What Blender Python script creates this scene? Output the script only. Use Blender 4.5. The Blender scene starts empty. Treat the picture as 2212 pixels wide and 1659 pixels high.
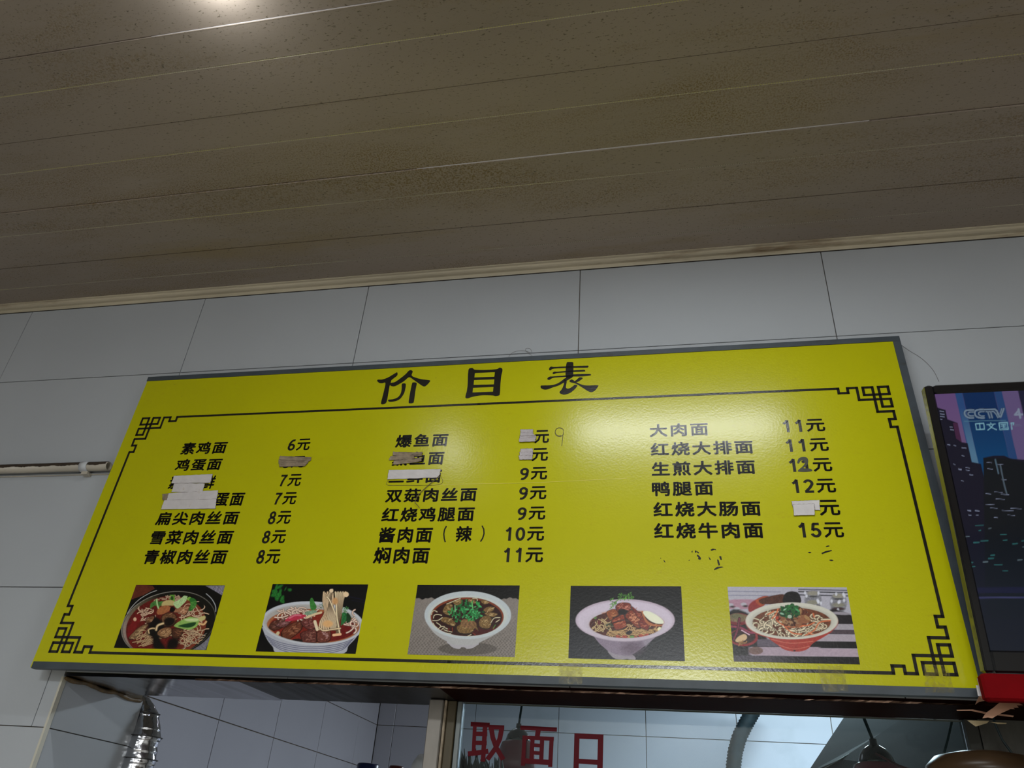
import bpy, math, random
import numpy as np
from mathutils import Vector, Matrix
from mathutils.geometry import tessellate_polygon

# ------------------------------------------------------------------ camera, light, exposure
SC = bpy.context.scene
COL = SC.collection
EYE = 1.5
F = 1665.897
YAW, PITCH, ROLL = -0.234989, 0.552789, 0.0774177
def _axes():
    cy, sy, cp, sp, cr, sr = math.cos(YAW), math.sin(YAW), math.cos(PITCH), math.sin(PITCH), math.cos(ROLL), math.sin(ROLL)
    fw = np.array([sy*cp, cy*cp, sp]); rt = np.array([cy, -sy, 0.0]); up = np.cross(rt, fw)
    return cr*rt+sr*up, -sr*rt+cr*up, fw
RT, UP, FW = _axes()
cam = bpy.data.cameras.new('camera'); camo = bpy.data.objects.new('camera', cam); COL.objects.link(camo)
cam.sensor_width = 36.0; cam.lens = 36.0*F/2212.0; cam.clip_start = 0.02; cam.clip_end = 60
m = Matrix.Identity(4)
for i in range(3):
    m[i][0] = RT[i]; m[i][1] = UP[i]; m[i][2] = -FW[i]
m[2][3] = EYE
camo.matrix_world = m
SC.camera = camo

w = bpy.data.worlds.new('world'); SC.world = w; w.use_nodes = True
w.node_tree.nodes['Background'].inputs[0].default_value = (0.75, 0.85, 1.0, 1)
w.node_tree.nodes['Background'].inputs[1].default_value = 0.02

def area(name, loc, size, power, rot=(0, 0, 0), color=(1, 1, 1), spread=None):
    l = bpy.data.lights.new(name, 'AREA'); l.shape = 'RECTANGLE'; l.size, l.size_y = size
    l.energy = power; l.color = color
    if spread: l.spread = spread
    o = bpy.data.objects.new(name, l); o.location = loc; o.rotation_euler = rot; COL.objects.link(o)
    return o
def bulb(name, loc, r, power, color=(1, 1, 1)):
    l = bpy.data.lights.new(name, 'POINT'); l.shadow_soft_size = r; l.energy = power; l.color = color
    o = bpy.data.objects.new(name, l); o.location = loc; COL.objects.link(o); return o
WHITE = (0.95, 0.985, 1.0)
# ceiling lamps of the dining room, just above and behind the frame
area('ceiling_panel_light', (0.02, 0.765, EYE+1.340), (0.66, 0.03), 7.5, color=WHITE)
bulb('round_ceiling_light', (-0.79, 0.67, EYE+1.330), 0.028, 1.5, WHITE)
area('room_panel_light', (0.1, -2.9, EYE+1.34), (0.8, 0.5), 148.0, color=WHITE)
area('rear_panel_light', (-0.9, -2.9, EYE+1.34), (0.6, 0.5), 48.0, color=WHITE)
# kitchen lights
area('kitchen_tube_light', (1.0, 4.7, EYE+1.34), (1.2, 0.3), 88, color=(0.80, 0.92, 1.0))
area('kitchen_side_light', (-1.0, 3.4, EYE+1.34), (0.5, 0.3), 0.8, color=(0.88, 0.88, 1.0))

vs = SC.view_settings
vs.view_transform = 'Standard'; vs.look = 'None'; vs.gamma = 1.0; vs.use_curve_mapping = False
vs.exposure = 0.07
SC.display_settings.display_device = 'sRGB'

# ------------------------------------------------------------------ measuring helpers (eye at origin; z relative to the eye)
def ray(px, py):
    return FW + RT*((px-1106.0)/F) - UP*((py-829.5)/F)
def atY(px, py, Y):
    d = ray(px, py); return d*(Y/d[1])
def atZ(px, py, Z):
    d = ray(px, py); return d*(Z/d[2])
def atX(px, py, X):
    d = ray(px, py); return d*(X/d[0])
D = 1.571        # wall plane
CZ = 1.365       # ceiling
FLOOR = -EYE

# ------------------------------------------------------------------ object helpers
def srgb(r, g, b):
    def f(c):
        c /= 255.0
        return c/12.92 if c <= 0.04045 else ((c+0.055)/1.055)**2.4
    return (f(r), f(g), f(b))
WLOC = {}
def empty(name, loc):
    o = bpy.data.objects.new(name, None); o.empty_display_size = 0.05
    o.location = (loc[0], loc[1], loc[2]+EYE); COL.objects.link(o); WLOC[o.name] = Vector(o.location); return o
def tag(o, label=None, cat=None, group=None, kind=None):
    if label: o['label'] = label
    if cat: o['category'] = cat
    if group: o['group'] = group
    if kind: o['kind'] = kind
    return o
def mk(name, verts, faces, mat, parent=None, smooth=False, mats=None, fmat=None):
    v = np.asarray(verts, dtype=float).copy(); v[:, 2] += EYE
    c = (v.min(0)+v.max(0))/2
    me = bpy.data.meshes.new(name); me.from_pydata((v-c).tolist(), [], [tuple(int(i) for i in f) for f in faces])
    if mats:
        for mm in mats: me.materials.append(mm)
        me.polygons.foreach_set('material_index', fmat)
    else: me.materials.append(mat)
    if smooth: me.polygons.foreach_set('use_smooth', [True]*len(me.polygons))
    me.update()
    o = bpy.data.objects.new(name, me); COL.objects.link(o)
    cw = Vector(c)
    if parent is not None:
        o.parent = parent; o.location = cw-WLOC[parent.name]
    else: o.location = cw
    WLOC[o.name] = cw
    return o
class MB:
    def __init__(s): s.v = []; s.f = []
    def add(s, v, f):
        n = len(s.v); s.v += [tuple(map(float, p)) for p in v]; s.f += [tuple(i+n for i in q) for q in f]; return s
    def box(s, a, b):
        x0, y0, z0 = a; x1, y1, z1 = b
        return s.add([(x0,y0,z0),(x1,y0,z0),(x1,y1,z0),(x0,y1,z0),(x0,y0,z1),(x1,y0,z1),(x1,y1,z1),(x0,y1,z1)],
              [(0,3,2,1),(4,5,6,7),(0,1,5,4),(1,2,6,5),(2,3,7,6),(3,0,4,7)])
    def chbox(s, a, b, c):
        """box with chamfered edges"""
        x0,y0,z0 = a; x1,y1,z1 = b
        prof = lambda x0,x1,y0,y1: [(x0+c,y0),(x1-c,y0),(x1,y0+c),(x1,y1-c),(x1-c,y1),(x0+c,y1),(x0,y1-c),(x0,y0+c)]
        inner = prof(x0+c,x1-c,y0+c,y1-c) if False else None
        p = prof(x0,x1,y0,y1); cx, cy = (x0+x1)/2, (y0+y1)/2
        q = [(x+(c if x < cx else -c)*0.999, y+(c if y < cy else -c)*0.999) for x, y in p]
        v = [(x,y,z0) for x,y in q]+[(x,y,z0+c) for x,y in p]+[(x,y,z1-c) for x,y in p]+[(x,y,z1) for x,y in q]
        f = [tuple(range(7,-1,-1)), tuple(range(24,32))]
        for k in range(3):
            for i in range(8):
                j = (i+1) % 8; f.append((k*8+i, k*8+j, k*8+8+j, k*8+8+i))
        return s.add(v, f)
    def tube(s, pts, r, n=12, cap=True, radii=None):
        pts = [np.array(p, float) for p in pts]; N = len(pts); rings = []
        t0 = pts[1]-pts[0]; ref = np.array([0,0,1.]) if abs(t0[2]) < 0.8*np.linalg.norm(t0) else np.array([1.,0,0])
        v = []
        for i, p in enumerate(pts):
            t = pts[min(i+1,N-1)]-pts[max(i-1,0)]; t /= np.linalg.norm(t)
            a = np.cross(t, ref); a /= np.linalg.norm(a); b = np.cross(t, a)
            rr = radii[i] if radii is not None else r
            for k in range(n):
                th = 2*math.pi*k/n; v.append(p+rr*(math.cos(th)*a+math.sin(th)*b))
        f = [(i*n+k, i*n+(k+1) % n, (i+1)*n+(k+1) % n, (i+1)*n+k) for i in range(N-1) for k in range(n)]
        if cap: f += [tuple(range(n-1,-1,-1)), tuple((N-1)*n+k for k in range(n))]
        return s.add(v, f)
    def lathe(s, prof, c, n=32, ax=(0,0,1)):
        ax = np.array(ax, float); ax /= np.linalg.norm(ax)
        a = np.cross(ax, [0,1,0.01]); a /= np.linalg.norm(a); b = np.cross(ax, a); c = np.array(c, float)
        v = [c+ax*h+r*(math.cos(2*math.pi*k/n)*a+math.sin(2*math.pi*k/n)*b) for r, h in prof for k in range(n)]
        f = [(i*n+k, i*n+(k+1) % n, (i+1)*n+(k+1) % n, (i+1)*n+k) for i in range(len(prof)-1) for k in range(n)]
        return s.add(v, f)
    def extr(s, prof, x0, x1):
        """closed (y,z) profile swept along x"""
        n = len(prof); v = [(x0,y,z) for y,z in prof]+[(x1,y,z) for y,z in prof]
        f = [(i,(i+1) % n,(i+1) % n+n,i+n) for i in range(n)]+[tuple(range(n-1,-1,-1)), tuple(range(n,2*n))]
        return s.add(v, f)
    def obj(s, name, mat, parent=None, smooth=False): return mk(name, s.v, s.f, mat, parent, smooth)

# ------------------------------------------------------------------ materials
def mat(name, col, rough=0.5, metal=0.0, spec=0.5, noise=None, bump=None, emit=None, alpha=None, trans=None, coat=None, grime=None):
    """noise=(scale, amount, detail, stretch) varies the colour; bump=(scale, strength, distance)"""
    M = bpy.data.materials.new(name); M.use_nodes = True; nt = M.node_tree; N = nt.nodes; L = nt.links
    p = N['Principled BSDF']
    p.inputs['Base Color'].default_value = (*col, 1); p.inputs['Roughness'].default_value = rough
    p.inputs['Metallic'].default_value = metal; p.inputs['Specular IOR Level'].default_value = spec
    if trans: p.inputs['Transmission Weight'].default_value = trans
    if alpha is not None: p.inputs['Alpha'].default_value = alpha
    if coat: p.inputs['Coat Weight'].default_value = coat[0]; p.inputs['Coat Roughness'].default_value = coat[1]
    if emit: p.inputs['Emission Color'].default_value = (*emit[0], 1); p.inputs['Emission Strength'].default_value = emit[1]
    geo = N.new('ShaderNodeNewGeometry')
    src = None
    def vecscale(sv):
        mp = N.new('ShaderNodeMapping'); mp.inputs['Scale'].default_value = sv; L.new(geo.outputs['Position'], mp.inputs['Vector']); return mp.outputs[0]
    if noise:
        sc, amt, det = noise[:3]; st = noise[3] if len(noise) > 3 else (1,1,1)
        nz = N.new('ShaderNodeTexNoise'); nz.inputs['Scale'].default_value = sc; nz.inputs['Detail'].default_value = det
        L.new(vecscale(st), nz.inputs['Vector'])
        mr = N.new('ShaderNodeMapRange'); mr.inputs['From Min'].default_value = 0.3; mr.inputs['From Max'].default_value = 0.7
        mr.inputs['To Min'].default_value = 1-amt; mr.inputs['To Max'].default_value = 1+amt*0.4
        L.new(nz.outputs['Fac'], mr.inputs['Value'])
        mx = N.new('ShaderNodeMix'); mx.data_type = 'RGBA'; mx.blend_type = 'MULTIPLY'; mx.inputs[0].default_value = 1
        mx.inputs[6].default_value = (*col, 1); L.new(mr.outputs[0], mx.inputs[7]); src = mx.outputs[2]
    if grime:
        # list of (colour, scale, lo, hi, stretch, fine_scale)
        for gc, gs, lo, hi, st, fs in grime:
            nz = N.new('ShaderNodeTexNoise'); nz.inputs['Scale'].default_value = gs; nz.inputs['Detail'].default_value = 6
            nz.inputs['Roughness'].default_value = 0.65
            L.new(vecscale(st), nz.inputs['Vector'])
            mr = N.new('ShaderNodeMapRange'); mr.inputs['From Min'].default_value = lo; mr.inputs['From Max'].default_value = hi
            L.new(nz.outputs['Fac'], mr.inputs['Value']); fac = mr.outputs[0]
            if fs:
                n2 = N.new('ShaderNodeTexNoise'); n2.inputs['Scale'].default_value = fs; n2.inputs['Detail'].default_value = 2
                L.new(geo.outputs['Position'], n2.inputs['Vector'])
                m2 = N.new('ShaderNodeMapRange'); m2.inputs['From Min'].default_value = 0.45; m2.inputs['From Max'].default_value = 0.62
                L.new(n2.outputs['Fac'], m2.inputs['Value'])
                mm = N.new('ShaderNodeMath'); mm.operation = 'MULTIPLY'; L.new(fac, mm.inputs[0]); L.new(m2.outputs[0], mm.inputs[1]); fac = mm.outputs[0]
            mx = N.new('ShaderNodeMix'); mx.data_type = 'RGBA'; L.new(fac, mx.inputs[0])
            if src is None: mx.inputs[6].default_value = (*col, 1)
            else: L.new(src, mx.inputs[6])
            mx.inputs[7].default_value = (*gc, 1); src = mx.outputs[2]
    if src is not None: L.new(src, p.inputs['Base Color'])
    if bump:
        nz = N.new('ShaderNodeTexNoise'); nz.inputs['Scale'].default_value = bump[0]; nz.inputs['Detail'].default_value = 3
        L.new(vecscale(bump[3] if len(bump) > 3 else (1,1,1)), nz.inputs['Vector'])
        bp = N.new('ShaderNodeBump'); bp.inputs['Strength'].default_value = bump[1]; bp.inputs['Distance'].default_value = bump[2]
        L.new(nz.outputs['Fac'], bp.inputs['Height']); L.new(bp.outputs[0], p.inputs['Normal'])
    return M
def tex_mat(name, rough, emit=0.0, spec=0.4, bump=None):
    """colour comes from the mesh's printed colour attribute"""
    M = mat(name, (0.5,0.5,0.5), rough, spec=spec, bump=bump); nt = M.node_tree; p = nt.nodes['Principled BSDF']
    a = nt.nodes.new('ShaderNodeAttribute'); a.attribute_name = 'print'
    if emit:
        p.inputs['Base Color'].default_value = (0.004,0.004,0.006,1)
        nt.links.new(a.outputs['Color'], p.inputs['Emission Color']); p.inputs['Emission Strength'].default_value = emit
    else: nt.links.new(a.outputs['Color'], p.inputs['Base Color'])
    return M

BROWN = (0.10,0.065,0.025)
M_TILE = mat('glazed_tile', (0.405,0.430,0.460), 0.22, spec=0.35, noise=(1.7,0.06,3), bump=(7,0.12,0.002),
             grime=[((0.42,0.38,0.32), 3.0, 0.66, 0.9, (1,1,0.5), None)])
M_TILE2 = mat('kitchen_tile', (0.46,0.46,0.52), 0.25, spec=0.35, noise=(0.8,0.10,3),
             grime=[((0.30,0.32,0.34), 1.3, 0.60, 0.9, (1,1,1), None)])
M_GROUT = mat('grout', (0.16,0.125,0.085), 0.9, noise=(9,0.4,3))
M_PLASTER = mat('plaster', (0.50,0.49,0.46), 0.8, noise=(3,0.15,3))
M_CEIL = mat('ceiling_panel_film', (0.315,0.264,0.218), 0.42, spec=0.35, noise=(2.2,0.14,5,(0.5,1,1)), bump=(900,0.25,0.0004),
             grime=[((0.20,0.145,0.07), 2.6, 0.50, 0.68, (0.55,2.4,1), 260), ((0.27,0.21,0.12), 1.4, 0.60, 0.72, (0.35,2.2,1), None),
                    ((0.12,0.10,0.07), 260, 0.59, 0.66, (0.45,1,1), None)])
M_CORN = mat('aged_plastic_trim', (0.50,0.445,0.33), 0.45, noise=(14,0.25,4,(0.15,1,1)),
             grime=[((0.14,0.08,0.03), 6, 0.55, 0.72, (0.4,3,3), None)])
M_DARKGAP = mat('dark_gap', (0.03,0.024,0.018), 0.9)
M_YELLOW = mat('yellow_print_film', (0.46,0.448,0.002), 0.21, spec=0.42, noise=(3,0.05,4),
             grime=[((0.40,0.33,0.008), 16, 0.60, 0.80, (1,1,3.0), 220), ((0.30,0.27,0.02), 90, 0.70, 0.76, (1,1,1), None)],
             bump=(210,0.22,0.0007))
M_INK = mat('black_print', (0.010,0.009,0.007), 0.20, spec=0.60, bump=(210,0.22,0.0007))
M_FRAME = mat('grey_metal_edge', (0.050,0.063,0.075), 0.5, spec=0.4, noise=(25,0.2,3), grime=[((0.03,0.025,0.02), 40, 0.62, 0.75, (0.3,1,1), None)])
M_PAPER = mat('paper_tape', (0.56,0.53,0.53), 0.6, noise=(60,0.08,3), grime=[((0.36,0.28,0.2), 30, 0.60, 0.8, (1,1,1), None)])
M_PAPER2 = mat('browned_paper_tape', (0.27,0.21,0.14), 0.55, noise=(90,0.3,3), grime=[((0.09,0.06,0.035), 60, 0.5, 0.7, (0.4,1,2), None)])
M_PAPER3 = mat('greyish_paper_tape', (0.42,0.38,0.39), 0.5, noise=(90,0.15,3), grime=[((0.2,0.14,0.09), 80, 0.62, 0.8, (0.5,1,2), None)])
M_PEDGE = mat('dirty_paper_edge', (0.10,0.07,0.05), 0.8)
M_PENCIL = mat('pencil', (0.10,0.085,0.03), 0.6)
M_MARKER = mat('marker_ink', (0.02,0.022,0.004), 0.4)
M_HAIR = mat('thread', (0.12,0.085,0.04), 0.6)
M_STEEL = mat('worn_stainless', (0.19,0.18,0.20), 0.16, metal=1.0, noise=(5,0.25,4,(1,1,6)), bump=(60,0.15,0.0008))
M_SOFFR = mat('red_reflection_lining', (0.020,0.006,0.004), 0.5, spec=0.004, noise=(7,0.3,3), bump=(60,0.2,0.0006))  # dark red reflection in the stainless lining, put into the base colour
M_SOFFD = mat('dark_reflection_steel', (0.022,0.018,0.016), 0.35, metal=0.6, spec=0.1, noise=(7,0.4,4,(0.6,3,1)), bump=(40,0.3,0.001))  # dark reflection in the middle of the steel lining, put into its colour
M_POST = mat('scratched_steel_post', (0.27,0.25,0.225), 0.42, metal=0.4, noise=(18,0.25,5,(1,1,0.4)), grime=[((0.2,0.15,0.1), 14, 0.6, 0.75, (1,1,0.5), None)])
M_WOOD = mat('stained_jamb', (0.07,0.052,0.020), 0.5, noise=(30,0.5,4,(1,1,0.08)))
M_GREYM = mat('grey_aluminium', (0.16,0.18,0.18), 0.4, metal=0.4, noise=(20,0.25,3,(1,1,0.2)))
M_SEAL = mat('brown_sealant', (0.15,0.09,0.03), 0.5, noise=(60,0.5,4), bump=(120,0.6,0.002))
M_RED = mat('red_vinyl_letter', (0.095,0.001,0.006), 0.5, spec=0.1)
M_CLOTH = mat('red_cloth', (0.16,0.001,0.003), 0.8, spec=0.08, noise=(40,0.12,3), bump=(25,0.3,0.002))
M_FOIL = mat('crumpled_foil', (0.62,0.63,0.66), 0.13, metal=1.0, bump=(20,0.55,0.012,(1,1,0.5)))
M_BLK = mat('black_tv_plastic', (0.006,0.006,0.007), 0.12, spec=0.6)
M_BLKSIDE = mat('glossy_tv_side', (0.05,0.05,0.045), 0.06, spec=0.9, metal=0.6)
M_PVC = mat('aged_pvc_pipe', (0.46,0.42,0.35), 0.4, noise=(8,0.15,3), grime=[((0.2,0.15,0.1), 10, 0.6, 0.8, (0.3,1,1), None)])
M_DIRT = mat('greasy_dust', (0.035,0.022,0.012), 0.8, noise=(60,0.4,3), bump=(200,0.6,0.001))
M_CORD = mat('dark_cord', (0.02,0.04,0.045), 0.5)
M_CAP = mat('black_lamp_cap', (0.015,0.017,0.02), 0.15, spec=0.6)
M_SHADE = mat('maroon_lamp_shade', (0.20,0.035,0.055), 0.25, spec=0.5, noise=(6,0.2,2))
M_HOSE = mat('grey_duct_hose', (0.010,0.016,0.019), 0.6, spec=0.15, noise=(30,0.4,3))
M_HOOD = mat('kitchen_hood_steel', (0.060,0.070,0.076), 0.75, spec=0.03, metal=0.0, noise=(3,0.3,5,(1,1,0.5)))
M_HOODL = mat('steel_seam', (0.7,0.75,0.75), 0.3, metal=0.8)
M_GREASE = mat('greasy_panel', (0.10,0.10,0.082), 0.45, noise=(5,0.5,5,(1,1,0.35)), grime=[((0.03,0.025,0.02), 7, 0.5, 0.7, (1,1,0.3), None)])
M_BRLID = mat('brown_lacquer', (0.05,0.028,0.013), 0.35, spec=0.25, noise=(20,0.4,4,(0.2,1,1)))
M_COPPER = mat('torn_copper_film', (0.50,0.27,0.17), 0.35, metal=0.35, noise=(20,0.35,3))
M_COPPER2 = mat('torn_tan_film', (0.42,0.33,0.18), 0.5, noise=(20,0.25,3))
M_FLOOR = mat('floor_tile', (0.30,0.27,0.24), 0.4, noise=(2,0.2,3))
M_BLUE = mat('blue_plastic_lid', (0.01,0.02,0.09), 0.3)
M_MAR = mat('maroon_plastic_lid', (0.08,0.02,0.02), 0.35)
M_BAG = mat('clear_bag', (0.35,0.36,0.36), 0.3, alpha=0.6)
M_STRAND = mat('dark_strand_reflection', (0.03,0.028,0.025), 0.7, noise=(30,0.4,3))  # for the strands that stand in for a dark reflection
def glassmat():
    M = bpy.data.materials.new('window_glass'); M.use_nodes = True; nt = M.node_tree; nt.nodes.clear()
    out = nt.nodes.new('ShaderNodeOutputMaterial'); tr = nt.nodes.new('ShaderNodeBsdfTransparent'); gl = nt.nodes.new('ShaderNodeBsdfGlossy')
    tr.inputs[0].default_value = (0.86,0.94,0.95,1); gl.inputs['Roughness'].default_value = 0.03
    fr = nt.nodes.new('ShaderNodeFresnel'); fr.inputs[0].default_value = 1.22
    mx = nt.nodes.new('ShaderNodeMixShader'); L = nt.links
    L.new(fr.outputs[0], mx.inputs[0]); L.new(tr.outputs[0], mx.inputs[1]); L.new(gl.outputs[0], mx.inputs[2]); L.new(mx.outputs[0], out.inputs[0])
    return M
M_GLASS = glassmat()
def tapemat():
    M = bpy.data.materials.new('clear_tape_film'); M.use_nodes = True; nt = M.node_tree; p = nt.nodes['Principled BSDF']
    p.inputs['Base Color'].default_value = (0.30,0.25,0.06,1); p.inputs['Roughness'].default_value = 0.3
    nz = nt.nodes.new('ShaderNodeTexNoise'); nz.inputs['Scale'].default_value = 70; nz.inputs['Detail'].default_value = 5; nz.inputs['Distortion'].default_value = 2
    g = nt.nodes.new('ShaderNodeNewGeometry'); nt.links.new(g.outputs['Position'], nz.inputs['Vector'])
    mr = nt.nodes.new('ShaderNodeMapRange'); mr.inputs['From Min'].default_value = 0.42; mr.inputs['From Max'].default_value = 0.62
    mr.inputs['To Min'].default_value = 0.08; mr.inputs['To Max'].default_value = 0.36
    nt.links.new(nz.outputs['Fac'], mr.inputs['Value']); nt.links.new(mr.outputs[0], p.inputs['Alpha'])
    return M
M_TAPE = tapemat()
def groove_mat():
    """pale dotted stamping along the middle groove of each ceiling panel"""
    M = mat('dotted_groove', (0.36,0.32,0.25), 0.5); nt = M.node_tree; N = nt.nodes; L = nt.links; p = N['Principled BSDF']
    g = N.new('ShaderNodeNewGeometry'); sx = N.new('ShaderNodeSeparateXYZ'); L.new(g.outputs['Position'], sx.inputs[0])
    a = N.new('ShaderNodeMath'); a.operation = 'MULTIPLY'; a.inputs[1].default_value = 1/0.0052; L.new(sx.outputs[0], a.inputs[0])
    b = N.new('ShaderNodeMath'); b.operation = 'FRACT'; L.new(a.outputs[0], b.inputs[0])
    c = N.new('ShaderNodeMath'); c.operation = 'GREATER_THAN'; c.inputs[1].default_value = 0.52; L.new(b.outputs[0], c.inputs[0])
    nz = N.new('ShaderNodeTexNoise'); nz.inputs['Scale'].default_value = 1.6; nz.inputs['Detail'].default_value = 2; L.new(g.outputs['Position'], nz.inputs['Vector'])
    cr = N.new('ShaderNodeValToRGB'); e = cr.color_ramp.elements
    e[0].position = 0.40; e[0].color = (0.20,0.18,0.14,1); e[1].position = 0.60; e[1].color = (0.50,0.47,0.16,1)  # yellow end of the ramp paints reflected yellow into the dots
    k = cr.color_ramp.elements.new(0.52); k.color = (0.47,0.45,0.32,1)
    L.new(nz.outputs['Fac'], cr.inputs[0])
    mx = N.new('ShaderNodeMix'); mx.data_type = 'RGBA'; L.new(c.outputs[0], mx.inputs[0]); mx.inputs[6].default_value = (0.36,0.32,0.25,1)
    L.new(cr.outputs[0], mx.inputs[7]); L.new(mx.outputs[2], p.inputs['Base Color'])
    return M
M_GROOVE = groove_mat()

# ------------------------------------------------------------------ the room shell
XL, XR, YB = -3.2, 3.0, -3.6
LEFT = -1.347          # left side of the serving opening
SOF = 0.285            # underside of its lintel
def struct(o): o['kind'] = 'structure'; return o
struct(MB().box((XL-.1,YB-.1,FLOOR-.1),(XR+.1,6.1,FLOOR)).obj('floor', M_FLOOR))
struct(MB().box((XL-.1,YB-.1,FLOOR),(XL,D,CZ+.1)).obj('wall_left', M_PLASTER))
struct(MB().box((XR,YB-.1,FLOOR),(XR+.1,D,CZ+.1)).obj('wall_right', M_PLASTER))
struct(MB().box((XL,YB-.1,FLOOR),(XR,YB,CZ+.1)).obj('wall_back', M_PLASTER))
# serving wall, its opening under the board
mb = MB()
mb.box((XL-.1,D+.006,FLOOR),(LEFT-.006,D+.30,CZ+.1))
mb.box((LEFT-.006,D+.006,SOF+.006),(XR+.1,D+.21,CZ+.1))
mb.box((0.98,D+.006,FLOOR),(XR+.1,D+.21,SOF+.006))
mb.box((LEFT-.006,D+.006,FLOOR),(0.98,D+.21,-0.62))
wallF = struct(mb.obj('wall_front', M_GROUT))
G = 0.0009
def wtile(x0,x1,z0,z1,jit=0.0):
    mbt = MB().chbox((x0+G,D+jit,z0+G),(x1-G,D+.0075,z1-G),0.0006); return mbt.obj('tile', M_TILE, wallF)
random.seed(4)
rows = [(1.086,CZ),(0.787,1.086),(0.484,0.787),(0.1786,0.484),(-0.123,0.1786),(-0.425,-0.123),(-0.727,-0.425)]
base = [-1.914,-1.320,-0.810,-0.2143,0.389,0.989,1.59,2.19]
for ri, (z0, z1) in enumerate(rows):
    xs = [-3.2,-3.11,-2.51]+base+[2.79,3.0]
    if ri == 3: xs = [-3.2,-3.18,-2.58,-1.984,-1.384,-0.81]+base[3:]+[2.79,3.0]
    for x0, x1 in zip(xs[:-1], xs[1:]):
        j = random.uniform(0,0.0004)
        if ri < 3: wtile(x0,x1,z0,z1,j)
        elif ri == 3:
            if x1 <= LEFT: wtile(x0,x1,z0,z1,j)
            elif x0 < LEFT:
                # L-shaped cut: the piece beside the opening and the piece above it
                wtile(x0,LEFT+.0009,z0,z1,j); wtile(LEFT+.0009,x1,SOF+.001,z1,j)
            else: wtile(x0,x1,SOF+.001,z1,j)
        else:
            if x0 < LEFT: wtile(x0,min(x1,LEFT+.0009),z0,z1,j)
# tiles on the left reveal
for (z0,z1) in [(0.1786,0.2845),(-0.123,0.1786),(-0.425,-0.123),(-0.6,-0.425)]:
    MB().chbox((LEFT-.0075,D+.012,z0+G),(LEFT,D+.30,z1-G),0.0006).obj('tile', M_TILE, wallF)
MB().box((LEFT-.004,D-.0012,-0.62),(LEFT+.0012,D+.011,SOF-.002)).obj('edge_trim', mat('pale_edge_trim',(0.52,0.50,0.42),0.45), wallF)
# lintel underside
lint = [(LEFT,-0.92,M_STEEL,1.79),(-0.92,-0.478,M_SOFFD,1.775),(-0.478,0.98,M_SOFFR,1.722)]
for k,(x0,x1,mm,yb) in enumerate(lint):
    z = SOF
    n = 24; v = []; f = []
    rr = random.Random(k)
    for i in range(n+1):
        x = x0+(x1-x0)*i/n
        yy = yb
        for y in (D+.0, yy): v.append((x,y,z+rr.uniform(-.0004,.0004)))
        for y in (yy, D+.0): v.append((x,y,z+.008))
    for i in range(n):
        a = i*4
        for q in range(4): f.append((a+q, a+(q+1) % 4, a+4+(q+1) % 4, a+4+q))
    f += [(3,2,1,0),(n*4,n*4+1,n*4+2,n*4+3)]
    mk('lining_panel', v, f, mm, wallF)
# wavy foil edge under the board, front of the lintel
rr = random.Random(9); v = []; f = []; n = 160
for i in range(n+1):
    x = -1.02+(0.50+1.02)*i/n; w_ = 0.0006+0.0008*math.sin(i*0.23)+rr.uniform(0,.0008)
    v += [(x, D-.002-rr.uniform(0,.002), SOF-.0012), (x, D-.004-rr.uniform(0,.002), SOF+.0004+w_)]
for i in range(n): f.append((2*i,2*i+2,2*i+3,2*i+1))
mk('foil_edge', v, f, mat('tarnished_foil_edge',(0.30,0.20,0.15),0.22,metal=1.0,noise=(25,0.9,3,(1,0,0))), wallF)
# brown sealant bead between reveal and lintel
v = [];
mbs = MB(); pts = [(LEFT+.004, D+.29*t, SOF-.004-0.002*math.sin(t*17)) for t in np.linspace(0.01,0.98,30)]
mbs.tube(pts, .006, 8, radii=[.0035+.0012*abs(math.sin(i*0.5))+.0008*math.sin(i*2.3)**2 for i in range(30)])
mbs.obj('sealant_bead', M_SEAL, wallF, smooth=True)

# ceiling made of long strips
PITCHW = 0.206
ceil = struct(MB().box((XL-.1,YB-.1,CZ+.012),(XR+.1,D+.006,CZ+.1)).obj('ceiling', M_DARKGAP))
y1 = D-.001; ys = [1.396]
edges = [1.566,1.396,1.190,0.983,0.779]
while edges[-1] > YB+.1: edges.append(edges[-1]-PITCHW)
dots = {0:1.4834,1:1.2724,2:1.0687,3:0.8629}
for i in range(len(edges)-1):
    gp = (.0002,.0007,.0004,.0002)[i] if i < 4 else .0004; ya, yb = edges[i+1]+(.0002,.0007,.0004,.0002)[min(i+1,3)], edges[i]-gp
    gy = dots.get(i, edges[i]-0.118)
    dz = random.Random(i).uniform(-.0004,.0004)
    lift = 0.0026 if i in (1,3) else 0.0
    top = CZ+.0105
    prof = [(ya,top),(ya,CZ+dz-lift),(ya+.0025,CZ+dz-lift*0.9)] + [(gy-.006,CZ+dz),(gy-.0011,CZ+dz),(gy-.0006,CZ+dz+.0007),(gy+.0006,CZ+dz+.0007),(gy+.0011,CZ+dz),(yb-.0015,CZ+dz),(yb,CZ+dz+.0012),(yb,top)]
    n = len(prof); v = [(XL,y,z) for y,z in prof]+[(XR,y,z) for y,z in prof]
    f = [(j,(j+1) % n,(j+1) % n+n,j+n) for j in range(n)]+[tuple(range(n-1,-1,-1)), tuple(range(n,2*n))]
    fm = [1 if j in (4,5,6) else 0 for j in range(n)]+[0,0]
    mk('ceiling_strip', v, f, None, ceil, mats=[M_CEIL,M_GROOVE], fmat=fm)
M_LIPLIGHT = mat('painted_lip_highlight', (0.62,0.60,0.60), 0.4)  # white strips paint in the light caught by the raised joint edges
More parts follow.
